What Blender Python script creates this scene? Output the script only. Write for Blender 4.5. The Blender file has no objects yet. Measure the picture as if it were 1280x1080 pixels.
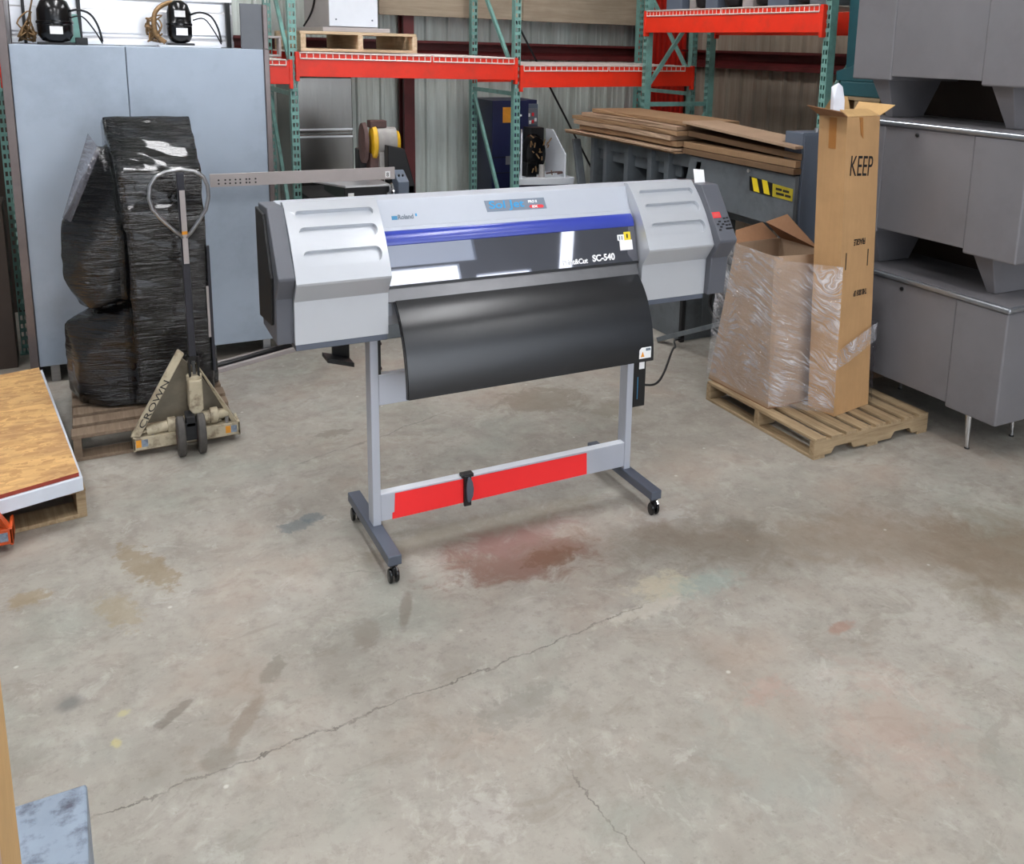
import bpy, bmesh, math, random
from mathutils import Vector, Matrix, noise as mnoise
random.seed(7)
S = bpy.context.scene
COL = S.collection
PI = math.pi

# ------------------------------------------------------------------ helpers
def lin(c):
    def f(v):
        v = v / 255.0
        return v / 12.92 if v <= 0.04045 else ((v + 0.055) / 1.055) ** 2.4
    return (f(c[0]), f(c[1]), f(c[2]), 1.0)

class NT:
    """small node-tree writer"""
    def __init__(self, name):
        self.m = bpy.data.materials.new(name)
        self.m.use_nodes = True
        self.t = self.m.node_tree
        self.t.nodes.clear()
        self.out = self.n('ShaderNodeOutputMaterial')
        self.b = self.n('ShaderNodeBsdfPrincipled')
        self.t.links.new(self.b.outputs[0], self.out.inputs[0])
        self.tc = self.n('ShaderNodeTexCoord')
        self.obj = self.tc.outputs['Object']
    def n(self, k):
        return self.t.nodes.new(k)
    def link(self, a, b):
        if hasattr(a, 'is_output') or isinstance(a, bpy.types.NodeSocket):
            self.t.links.new(a, b)
        else:
            b.default_value = a
    def math(self, op, a, b=0.0, c=0.0, clamp=False):
        n = self.n('ShaderNodeMath'); n.operation = op; n.use_clamp = clamp
        self.link(a, n.inputs[0]); self.link(b, n.inputs[1]); self.link(c, n.inputs[2])
        return n.outputs[0]
    def mapping(self, scale=(1, 1, 1), loc=(0, 0, 0), rot=(0, 0, 0), vec=None):
        n = self.n('ShaderNodeMapping')
        self.link(vec or self.obj, n.inputs[0])
        n.inputs['Location'].default_value = loc
        n.inputs['Rotation'].default_value = rot
        n.inputs['Scale'].default_value = scale
        return n.outputs[0]
    def noise(self, scale, detail=4, rough=.55, vec=None, dist=0.0, col=False):
        n = self.n('ShaderNodeTexNoise')
        self.link(vec or self.obj, n.inputs['Vector'])
        n.inputs['Scale'].default_value = scale
        n.inputs['Detail'].default_value = detail
        n.inputs['Roughness'].default_value = rough
        n.inputs['Distortion'].default_value = dist
        return n.outputs['Color' if col else 'Fac']
    def ramp(self, fac, a, b, lo=0.0, hi=1.0):
        n = self.n('ShaderNodeMapRange'); n.clamp = True
        self.link(fac, n.inputs[0])
        n.inputs[1].default_value = a; n.inputs[2].default_value = b
        n.inputs[3].default_value = lo; n.inputs[4].default_value = hi
        return n.outputs[0]
    def smooth(self, fac, a, b, lo=0.0, hi=1.0):
        n = self.n('ShaderNodeMapRange'); n.clamp = True; n.interpolation_type = 'SMOOTHSTEP'
        self.link(fac, n.inputs[0])
        n.inputs[1].default_value = a; n.inputs[2].default_value = b
        n.inputs[3].default_value = lo; n.inputs[4].default_value = hi
        return n.outputs[0]
    def mix(self, fac, a, b):
        n = self.n('ShaderNodeMix'); n.data_type = 'RGBA'
        self.link(fac, n.inputs[0])
        self.link(a, n.inputs[6]); self.link(b, n.inputs[7])
        return n.outputs[2]
    def sep(self, vec=None):
        n = self.n('ShaderNodeSeparateXYZ'); self.link(vec or self.obj, n.inputs[0])
        return n.outputs
    def bump(self, h, strength=.3, dist=.01):
        n = self.n('ShaderNodeBump')
        n.inputs['Strength'].default_value = strength
        n.inputs['Distance'].default_value = dist
        self.link(h, n.inputs['Height'])
        self.t.links.new(n.outputs[0], self.b.inputs['Normal'])
    def set(self, **k):
        for a, v in k.items():
            self.link(v, self.b.inputs[a.replace('_', ' ')])
        return self.m

def mat(name, c, rough=.5, metal=0.0, var=.12, scale=9.0, bump=0.0, bscale=60.0, stretch=(1, 1, 1), spec=.5, coat=0.0, detail=5, dirt=None, dirt_amt=.0, dirt_scale=5.0):
    w = NT(name)
    base = lin(c)
    v = w.mapping(stretch)
    n = w.noise(scale, detail, .6, v)
    dark = tuple(x * (1 - var * 1.6) for x in base[:3]) + (1,)
    lite = tuple(min(1, x * (1 + var)) for x in base[:3]) + (1,)
    colr = w.mix(w.ramp(n, .3, .7), dark, lite)
    if dirt:
        d = w.ramp(w.noise(dirt_scale, 8, .65, w.mapping(stretch, (3, 1, 2))), .5, .68)
        colr = w.mix(w.math('MULTIPLY', d, dirt_amt), colr, lin(dirt))
    w.set(Base_Color=colr, Roughness=rough, Metallic=metal)
    w.b.inputs['Specular IOR Level'].default_value = spec
    if coat:
        w.b.inputs['Coat Weight'].default_value = coat
        w.b.inputs['Coat Roughness'].default_value = .15
    if bump:
        w.bump(w.noise(bscale, 4, .6, v), bump, .004)
    return w.m

class G:
    """collects shapes into one bmesh, in world (or thing-local) coordinates"""
    def __init__(self):
        self.b = bmesh.new()
    def verts(self, pts):
        return [self.b.verts.new(p) for p in pts]
    def face(self, pts):
        self.b.faces.new(self.verts(pts)); return self
    def box(self, x0, x1, y0, y1, z0, z1, M=None):
        p = [(x0, y0, z0), (x1, y0, z0), (x1, y1, z0), (x0, y1, z0), (x0, y0, z1), (x1, y0, z1), (x1, y1, z1), (x0, y1, z1)]
        if M is not None: p = [M @ Vector(q) for q in p]
        v = self.verts(p)
        for f in ((3, 2, 1, 0), (4, 5, 6, 7), (0, 1, 5, 4), (1, 2, 6, 5), (2, 3, 7, 6), (3, 0, 4, 7)):
            self.b.faces.new([v[i] for i in f])
        return self
    def hexa(self, bottom, top):
        v = self.verts(list(bottom) + list(top))
        for f in ((3, 2, 1, 0), (4, 5, 6, 7), (0, 1, 5, 4), (1, 2, 6, 5), (2, 3, 7, 6), (3, 0, 4, 7)):
            self.b.faces.new([v[i] for i in f])
        return self
    def prism(self, poly, axis, a0, a1):
        def P(u, v, a):
            return {'x': (a, u, v), 'y': (u, a, v), 'z': (u, v, a)}[axis]
        n = len(poly)
        A = self.verts([P(u, v, a0) for u, v in poly]); B = self.verts([P(u, v, a1) for u, v in poly])
        self.b.faces.new(A[::-1]); self.b.faces.new(B)
        for i in range(n):
            j = (i + 1) % n
            self.b.faces.new([A[i], A[j], B[j], B[i]])
        return self
    def sheet(self, line, axis, a0, a1, t=0.003, seg=1):
        """a thin curved sheet: a polyline extruded along an axis, with thickness"""
        n = len(line); off = []
        for i in range(n):
            p = Vector(line[max(i - 1, 0)]); q = Vector(line[min(i + 1, n - 1)])
            d = (q - p).normalized(); off.append((line[i][0] - d.y * t, line[i][1] + d.x * t))
        return self.prism(list(line) + off[::-1], axis, a0, a1)
    def tube(self, pts, r, seg=8, closed=False):
        pts = [Vector(p) for p in pts]; n = len(pts); rings = []
        up = Vector((0, 0, 1)); prev = None
        for i, p in enumerate(pts):
            a = pts[(i - 1) % n] if (closed or i > 0) else p
            c = pts[(i + 1) % n] if (closed or i < n - 1) else p
            d = (c - a).normalized()
            if prev is None:
                s = d.cross(up)
                if s.length < .05: s = d.cross(Vector((1, 0, 0)))
            else:
                s = prev - d * prev.dot(d)
            s.normalize(); prev = s; u = s.cross(d)
            rr = r[i] if isinstance(r, (list, tuple)) else r
            rings.append(self.verts([p + s * math.cos(2 * PI * k / seg) * rr + u * math.sin(2 * PI * k / seg) * rr for k in range(seg)]))
        m = n if closed else n - 1
        for i in range(m):
            A = rings[i]; B = rings[(i + 1) % n]
            for k in range(seg):
                self.b.faces.new([A[k], A[(k + 1) % seg], B[(k + 1) % seg], B[k]])
        if not closed:
            self.b.faces.new(rings[0][::-1]); self.b.faces.new(rings[-1])
        return self
    def bar(self, p0, p1, w, h, up=(0, 0, 1)):
        p0 = Vector(p0); p1 = Vector(p1); d = (p1 - p0).normalized(); up = Vector(up)
        s = d.cross(up).normalized() * w / 2; u = s.cross(d).normalized() * h / 2
        return self.hexa([p0 - s - u, p0 + s - u, p0 + s + u, p0 - s + u], [p1 - s - u, p1 + s - u, p1 + s + u, p1 - s + u])
    def lathe(self, prof, c, axis='z', seg=20, sx=1.0, sy=1.0):
        """profile of (radius, offset) turned about an axis through c; sx, sy scale the two radial directions"""
        rings = []
        for r, o in prof:
            ring = []
            for k in range(seg):
                a = 2 * PI * k / seg; u = math.cos(a) * r * sx; v = math.sin(a) * r * sy
                ring.append({'z': (c[0] + u, c[1] + v, c[2] + o), 'x': (c[0] + o, c[1] + u, c[2] + v), 'y': (c[0] + u, c[1] + o, c[2] + v)}[axis])
            rings.append(self.verts(ring))
        for A, B in zip(rings, rings[1:]):
            for k in range(seg):
                self.b.faces.new([A[k], A[(k + 1) % seg], B[(k + 1) % seg], B[k]])
        self.b.faces.new(rings[0][::-1]); self.b.faces.new(rings[-1])
        return self
    def hull(self, pts):
        vs = self.verts(pts)
        r = bmesh.ops.convex_hull(self.b, input=vs)
        bmesh.ops.delete(self.b, geom=[e for e in r['geom_interior'] if isinstance(e, bmesh.types.BMVert)], context='VERTS')
        return self

ORG = {}
def link(o, parent=None):
    COL.objects.link(o)
    if parent is not None: o.parent = parent
    return o
def org(parent):
    while parent is not None:
        if parent.name in ORG: return ORG[parent.name]
        parent = parent.parent
    return Vector((0, 0, 0))
def tag(o, label=None, cat=None, group=None, kind=None):
    if label: o['label'] = label
    if cat: o['category'] = cat
    if group: o['group'] = group
    if kind: o['kind'] = kind
    return o
def thing(name, label, cat, loc=(0, 0, 0), group=None, rotz=0.0, local=False):
    o = bpy.data.objects.new(name, None); o.empty_display_size = .05
    COL.objects.link(o); o.location = loc; o.rotation_euler = (0, 0, rotz)
    ORG[o.name] = Vector((0, 0, 0)) if local else Vector(loc)
    return tag(o, label, cat, group)
def mesh_of(g, name, shift):
    bmesh.ops.recalc_face_normals(g.b, faces=g.b.faces)
    bmesh.ops.translate(g.b, verts=g.b.verts, vec=-shift)
    me = bpy.data.meshes.new(name); g.b.to_mesh(me); g.b.free()
    return me
def dress(o, m, bevel, smooth, segs=2):
    o.data.materials.append(m)
    if smooth:
        for p in o.data.polygons: p.use_smooth = True
    if bevel:
        md = o.modifiers.new('Bevel', 'BEVEL'); md.width = bevel; md.segments = segs
        md.limit_method = 'ANGLE'; md.angle_limit = math.radians(40)
    if smooth == 'auto':
        try:
            o.data.set_sharp_from_angle(angle=math.radians(38))
        except Exception: pass
def part(name, g, m, parent, bevel=0.0, smooth=False, label=None, segs=2):
    o = bpy.data.objects.new(name, mesh_of(g, name, org(parent)))
    link(o, parent); dress(o, m, bevel, smooth, segs)
    if label: o['label'] = label
    return o
def solo(name, label, cat, g, m, bevel=0.0, smooth=False, group=None, kind=None):
    """a thing that is one mesh; its origin at the middle of its foot"""
    xs = [v.co for v in g.b.verts]
    c = Vector(((min(p.x for p in xs) + max(p.x for p in xs)) / 2, (min(p.y for p in xs) + max(p.y for p in xs)) / 2, min(p.z for p in xs)))
    o = bpy.data.objects.new(name, mesh_of(g, name, c)); link(o); o.location = c
    dress(o, m, bevel, smooth)
    return tag(o, label, cat, group, kind)
def struct(name, g, m, smooth=False):
    o = bpy.data.objects.new(name, mesh_of(g, name, Vector((0, 0, 0)))); link(o); dress(o, m, 0, smooth)
    o['kind'] = 'structure'; return o
def bake(o):
    """apply an object's modifiers without operators"""
    dg = bpy.context.evaluated_depsgraph_get()
    me = bpy.data.meshes.new_from_object(o.evaluated_get(dg))
    old = o.data; o.modifiers.clear(); o.data = me
    return o
def text(name, s, size, m, parent, origin, xdir, ydir, extrude=.0006, bold=0.0, align='LEFT', squash=1.0, label=None):
    cu = bpy.data.curves.new(name, 'FONT'); cu.body = s; cu.size = size; cu.extrude = extrude; cu.offset = bold
    cu.align_x = align
    o = bpy.data.objects.new(name, cu); COL.objects.link(o); cu.materials.append(m)
    x = Vector(xdir).normalized(); y = Vector(ydir); y = (y - x * y.dot(x)).normalized(); z = x.cross(y)
    M = Matrix.Identity(4)
    for i in range(3):
        M[i][0] = x[i] * squash; M[i][1] = y[i]; M[i][2] = z[i]; M[i][3] = Vector(origin)[i] - org(parent)[i]
    me = bpy.data.meshes.new_from_object(o); me.transform(M)
    bpy.data.objects.remove(o, do_unlink=True); bpy.data.curves.remove(cu)
    me.name = name
    o = bpy.data.objects.new(name, me); link(o, parent)
    if not me.materials: me.materials.append(m)
    if label: o['label'] = label
    return o
def copy_tree(o, parent=None):
    c = o.copy(); COL.objects.link(c)
    if parent is not None: c.parent = parent
    for ch in list(o.children): copy_tree(ch, c)
    return c

# ------------------------------------------------------------------ materials
M = {}
M['silver'] = mat('silver_paint', (192, 195, 200), .32, .35, .02, 4)
M['lightgrey'] = mat('light_grey_paint', (178, 183, 192), .42, .1, .02, 4)
M['midgrey'] = mat('mid_grey_paint', (112, 115, 122), .45, 0, .03, 5)
M['darkgrey'] = mat('dark_grey_paint', (88, 90, 97), .42, 0, .04, 5)
M['footgrey'] = mat('foot_beam_paint', (86, 92, 104), .4, .15, .05, 6)
M['postsilver'] = mat('post_paint', (186, 190, 200), .38, .25, .02, 5)
M['blue'] = mat('blue_plastic', (46, 62, 158), .28, 0, .03, 4, coat=.3)
M['black'] = mat('black_plastic', (18, 18, 20), .4, 0, .1, 20)
M['blackgloss'] = mat('black_enamel', (10, 10, 12), .22, 0, .1, 20)
M['rubber'] = mat('black_rubber', (26, 26, 28), .65, 0, .15, 30)
M['steel'] = mat('brushed_steel', (165, 165, 166), .32, .85, .06, 6, stretch=(1, 1, 20))
M['chrome'] = mat('chrome', (210, 210, 212), .12, 1.0, .02, 8)
M['aluminium'] = mat('apron_metal', (118, 118, 120), .33, .85, .05, 12)
M['red_sheet'] = mat('red_vinyl', (255, 42, 44), .5, 0, .01, 6)
M['white'] = mat('white_label', (238, 238, 238), .5, 0, .02, 10)
M['yellow'] = mat('yellow_label', (232, 205, 40), .5, 0, .04, 10)
M['orange_label'] = mat('orange_label', (226, 150, 40), .55, 0, .08, 25)
M['cyan_ink'] = mat('cyan_ink', (40, 150, 205), .5, 0, .02, 10)
M['blue_ink'] = mat('blue_ink', (60, 130, 170), .5, 0, .02, 10)
M['grey_ink'] = mat('grey_ink', (110, 120, 130), .5, 0, .02, 10)
M['white_ink'] = mat('white_ink', (240, 240, 240), .5, 0, .02, 10)
M['black_ink'] = mat('black_ink', (30, 26, 24), .6, 0, .05, 10)
M['red_ink'] = mat('red_ink', (226, 48, 58), .5, 0, .02, 10)
M['badge'] = mat('badge_grey', (118, 128, 142), .35, .3, .03, 10)
M['lcd'] = mat('red_display', (205, 84, 80), .3, 0, .05, 30)
M['teal_post'] = mat('rack_green_paint', (118, 165, 156), .45, .1, .09, 14, dirt=(84, 100, 92), dirt_amt=.5, dirt_scale=9)
M['teal_dark'] = mat('dark_teal_paint', (34, 84, 92), .5, .05, .1, 6)
M['orange'] = mat('rack_orange_paint', (232, 46, 16), .45, .0, .05, 6, dirt=(180, 60, 40), dirt_amt=.35, dirt_scale=7)
M['wire'] = mat('galvanised_wire', (226, 214, 206), .4, .25, .05, 30)
M['red_steel'] = mat('red_oxide_steel', (92, 30, 30), .55, 0, .16, 6)
M['red_panel'] = mat('red_ribbed_sheet', (196, 34, 20), .5, 0, .1, 5)
M['cab_grey'] = mat('grey_sheet_metal', (166, 178, 192), .42, .18, .05, 2.2, detail=4, dirt=(128, 140, 152), dirt_amt=.35, dirt_scale=2.4)
M['cab_side'] = mat('bare_sheet_edge', (122, 112, 110), .35, .45, .1, 6)
M['cab_inner'] = mat('grey_end_plate', (98, 100, 104), .4, .4, .08, 5)
M['bright_sheet'] = mat('bright_aluminium_sheet', (226, 226, 228), .3, .75, .03, 5)
M['stainless'] = mat('stainless_steel', (128, 126, 122), .26, .95, .05, 4, stretch=(14, 1, 1))
M['desk'] = mat('desk_grey_enamel', (118, 116, 119), .42, .08, .05, 3, dirt=(102, 98, 101), dirt_amt=.4, dirt_scale=3)
M['desk_side'] = M['desk']
M['desk_trim'] = mat('desk_edge_trim', (150, 154, 160), .25, .7, .04, 6)
M['machine'] = mat('machine_grey_paint', (100, 106, 110), .5, .05, .1, 6, dirt=(70, 72, 72), dirt_amt=.5, dirt_scale=7)
M['ecab'] = mat('slate_grey_paint', (92, 102, 116), .45, .05, .05, 4)
M['navy'] = mat('navy_paint', (26, 32, 72), .45, 0, .1, 6)
M['cream'] = mat('worn_cream_paint', (186, 174, 148), .5, .05, .1, 14, bump=.15, bscale=50, dirt=(96, 76, 58), dirt_amt=.85, dirt_scale=16)
M['orangejack'] = mat('orange_jack_paint', (214, 84, 30), .45, .05, .1, 14, dirt=(110, 60, 40), dirt_amt=.5, dirt_scale=14)
M['jackbar'] = mat('dark_handle_paint', (44, 44, 52), .42, .1, .12, 14)
M['tyre'] = mat('grey_tyre', (78, 74, 70), .7, 0, .15, 30)
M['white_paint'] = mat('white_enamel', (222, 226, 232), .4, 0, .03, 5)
M['offwhite'] = mat('off_white_enamel', (176, 168, 166), .5, 0, .06, 5)
M['yellowpaint'] = mat('yellow_motor_paint', (226, 176, 36), .42, 0, .1, 20)
M['motorgrey'] = mat('motor_grey', (160, 156, 152), .5, .1, .1, 20)
M['rust'] = mat('rusty_cast', (90, 66, 62), .6, .1, .2, 20)
M['foam'] = mat('white_foam_board', (214, 220, 230), .6, 0, .03, 8)
M['copper'] = mat('copper_wire_tangle', (140, 110, 74), .45, .4, .2, 60)
M['paper'] = mat('white_paper', (224, 226, 234), .7, 0, .03, 12)
M['dark_brown'] = mat('dark_brown_board', (58, 46, 38), .6, 0, .12, 5)
M['dull_plate'] = mat('grimy_steel_plate', (122, 114, 98), .6, .1, .15, 12)
M['greybox'] = mat('blue_grey_worn_paint', (136, 150, 166), .45, .1, .08, 8, dirt=(70, 72, 86), dirt_amt=.95, dirt_scale=17)

def wood(name, c1, c2, axis, scale=6.0):
    w = NT(name)
    st = [22, 22, 22]; st['xyz'.index(axis)] = 1.4
    r = w.n('ShaderNodeObjectInfo').outputs['Random']
    off = w.n('ShaderNodeCombineXYZ')
    for i in range(3): w.link(w.math('MULTIPLY', r, 17.0 + i * 5), off.inputs[i])
    add = w.n('ShaderNodeVectorMath'); add.operation = 'ADD'
    w.link(w.obj, add.inputs[0]); w.link(off.outputs[0], add.inputs[1])
    v = w.mapping(tuple(st), vec=add.outputs[0])
    g = w.noise(2.2, 6, .6, v, .6)
    b = w.noise(scale, 4, .6, add.outputs[0])
    c = w.mix(w.ramp(g, .3, .7), lin(c1), lin(c2))
    c = w.mix(w.ramp(b, .45, .75, 0, .35), c, tuple(x * .55 for x in lin(c2)[:3]) + (1,))
    w.set(Base_Color=c, Roughness=.75)
    w.bump(g, .35, .003)
    return w.m
M['wood_x'] = wood('pallet_wood_x', (180, 158, 124), (134, 110, 80), 'x')
M['wood_y'] = wood('pallet_wood_y', (180, 158, 124), (134, 110, 80), 'y')
M['pale_wood_x'] = wood('pale_pallet_wood_x', (226, 204, 172), (196, 168, 132), 'x')
M['pale_wood_y'] = wood('pale_pallet_wood_y', (226, 204, 172), (196, 168, 132), 'y')
M['dull_wood_x'] = wood('dull_pallet_wood_x', (140, 122, 102), (112, 92, 74), 'x')
M['dull_wood_y'] = wood('dull_pallet_wood_y', (140, 122, 102), (112, 92, 74), 'y')
M['plywood'] = wood('plywood_board', (176, 160, 138), (152, 136, 116), 'x', 3)

def cardboard(name, c, streak='z'):
    w = NT(name)
    st = [1, 1, 1]; st['xyz'.index(streak)] = 1; 
    n = w.noise(5, 5, .6)
    f = w.noise(60, 2, .5, w.mapping((1, 1, .08)))
    base = lin(c)
    col = w.mix(w.ramp(n, .3, .7), tuple(x * .88 for x in base[:3]) + (1,), tuple(x * 1.06 for x in base[:3]) + (1,))
    col = w.mix(w.ramp(f, .4, .6, 0, .12), col, tuple(x * .7 for x in base[:3]) + (1,))
    w.set(Base_Color=col, Roughness=.8)
    w.b.inputs['Specular IOR Level'].default_value = .2
    w.bump(n, .08, .004)
    return w.m
M['card'] = cardboard('kraft_cardboard', (184, 145, 102))
M['card_dull'] = cardboard('dusty_cardboard', (168, 142, 118))
M['card_old'] = cardboard('old_brown_cardboard', (152, 122, 92))
M['card_dark'] = cardboard('dark_brown_cardboard', (112, 88, 66))
M['card_in'] = cardboard('inner_cardboard', (150, 112, 84))
M['card_pale'] = cardboard('pale_cardboard', (206, 168, 116))
M['tape'] = mat('brown_tape', (166, 112, 58), .3, 0, .05, 8)

def osb():
    w = NT('strand_board')
    cols = []
    acc = None
    for i, (rz, sc) in enumerate(((0.35, (13, 46, 20)), (1.3, (15, 44, 20)), (2.4, (12, 48, 20)))):
        v = w.n('ShaderNodeTexVoronoi'); v.inputs['Scale'].default_value = 1.0
        nz = w.noise(9, 2, .5, col=True)
        add = w.n('ShaderNodeVectorMath'); add.operation = 'MULTIPLY_ADD'
        w.link(nz, add.inputs[0]); add.inputs[1].default_value = (.05, .05, .0); w.link(w.obj, add.inputs[2])
        w.link(w.mapping(sc, (i * 3, i, 0), (0, 0, rz), add.outputs[0]), v.inputs['Vector'])
        s = w.n('ShaderNodeSeparateColor'); w.link(v.outputs['Color'], s.inputs[0])
        c = w.mix(w.ramp(s.outputs[0], 0, 1), lin((186, 140, 88)), lin((224, 180, 118)))
        acc = c if acc is None else w.mix(w.ramp(w.noise(11 + 3 * i, 3, .6, w.mapping((1, 1, 1), (i * 5, 0, 0))), .49, .51), acc, c)
    st = w.ramp(w.noise(3.2, 4, .6), .48, .7, 0, .6)
    acc = w.mix(st, acc, lin((138, 100, 74)))
    w.set(Base_Color=acc, Roughness=.7)
    return w.m
M['osb'] = osb()
M['osb_edge'] = mat('red_sealed_edge', (150, 54, 36), .6, 0, .1, 20)

def corrugated(name, c, c2):
    w = NT(name)
    n = w.noise(3, 6, .65, w.mapping((5, 5, .35)))
    m = w.noise(1.3, 5, .6)
    col = w.mix(w.ramp(n, .38, .7), lin(c), lin(c2))
    col = w.mix(w.ramp(m, .5, .7, 0, .3), col, tuple(x * .72 for x in lin(c2)[:3]) + (1,))
    w.set(Base_Color=col, Roughness=.5, Metallic=.15)
    return w.m
M['wall'] = corrugated('painted_steel_wall', (214, 222, 216), (182, 188, 180))
M['wall_tan'] = corrugated('tan_steel_wall', (172, 160, 144), (144, 130, 114))
M['ceiling'] = mat('ceiling_insulation', (206, 206, 204), .8, 0, .04, 2)
M['farwall'] = mat('far_side_wall', (176, 184, 194), .7, 0, .05, 1)

def glow(name, c, s):
    w = NT(name)
    w.set(Base_Color=lin((240, 240, 240)), Roughness=.6, Emission_Color=lin(c), Emission_Strength=s)
    return w.m

def film_black():
    w = NT('black_stretch_film')
    def crease(n, k):
        return w.math('SUBTRACT', 1.0, w.math('MULTIPLY', w.math('ABSOLUTE', w.math('SUBTRACT', n, .5)), k), clamp=True)
    a = w.noise(2.4, 5, .55, w.mapping((1.5, 1.5, 22), rot=(.06, .1, 0)), .4)
    c = w.noise(2.4, 5, .55, w.mapping((2.6, 2.6, 17), rot=(-.3, .35, 0)), .4)
    b = w.noise(2.6, 3, .5)
    h = w.math('ADD', w.math('MULTIPLY', a, 1.2), w.math('ADD', w.math('MULTIPLY', crease(a, 7), .35), w.math('MULTIPLY', crease(c, 6), w.ramp(b, .4, .6, .1, .5))))
    gx = w.ramp(w.sep()[0], -.10, -.03, .18, 1)
    h = w.math('MULTIPLY', h, gx)
    w.set(Base_Color=lin((6, 6, 8)), Roughness=.12)
    w.b.inputs['Specular IOR Level'].default_value = .6
    w.b.inputs['Coat Weight'].default_value = .35
    w.b.inputs['Coat Roughness'].default_value = .06
    w.bump(h, 1.0, .05)
    return w.m
M['film_black'] = film_black()

def film_clear(name='clear_stretch_film', lo=.10, hi=.75, tint=(232, 230, 234), slant=.35):
    w = NT(name)
    x, y, z = w.sep()
    u = w.math('SUBTRACT', w.math('MULTIPLY', x, .73), w.math('MULTIPLY', y, .69))
    big = w.noise(3.2, 3, .5)
    v = w.math('ADD', z, w.math('MULTIPLY', u, w.math('MULTIPLY_ADD', big, 1.6, slant - .8)))
    cmb = w.n('ShaderNodeCombineXYZ')
    w.link(w.math('MULTIPLY', u, 2.2), cmb.inputs[0]); w.link(w.math('MULTIPLY', y, 2.2), cmb.inputs[1]); w.link(w.math('MULTIPLY', v, 34.0), cmb.inputs[2])
    n = w.noise(1.5, 6, .62, cmb.outputs[0], .5)
    ridge = w.math('SUBTRACT', 1.0, w.math('MULTIPLY', w.math('ABSOLUTE', w.math('SUBTRACT', n, .5)), 9.0), clamp=True)
    ridge = w.math('POWER', ridge, 2.0)
    patch = w.ramp(w.noise(6, 4, .6), .38, .62, .12, 1)
    f = w.math('ADD', w.math('MULTIPLY', ridge, patch), w.ramp(big, .5, .7, 0, .16), clamp=True)
    w.set(Base_Color=lin(tint), Roughness=.12, Alpha=w.ramp(f, 0, 1, lo, hi))
    w.b.inputs['Specular IOR Level'].default_value = 1.0
    w.b.inputs['Coat Weight'].default_value = .6
    w.b.inputs['Coat Roughness'].default_value = .05
    w.bump(n, .9, .03)
    return w.m
M['film_clear'] = film_clear()
M['film_grey'] = film_clear('grey_stretch_film', .28, .6, (128, 126, 138))

def window_mat():
    w = NT('smoked_window')
    n = w.noise(5, 4, .6, w.mapping((.8, 1, 3)))
    w.set(Base_Color=lin((150, 148, 153)), Metallic=.92, Roughness=w.ramp(n, .35, .7, .012, .03))
    w.b.inputs['Coat Weight'].default_value = .6
    w.b.inputs['Coat Roughness'].default_value = .03
    return w.m
M['window'] = window_mat()

def guide_mat():
    w = NT('black_coated_sheet')
    n = w.noise(7, 5, .6, w.mapping((.6, 2, 2)))
    s = w.noise(34, 3, .5, w.mapping((.5, 1, 1)))
    w.set(Base_Color=w.mix(w.ramp(n, .35, .7), lin((15, 16, 19)), lin((23, 24, 28))), Roughness=.29)
    w.b.inputs['Specular IOR Level'].default_value = .6
    return w.m
M['guide'] = guide_mat()

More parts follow.
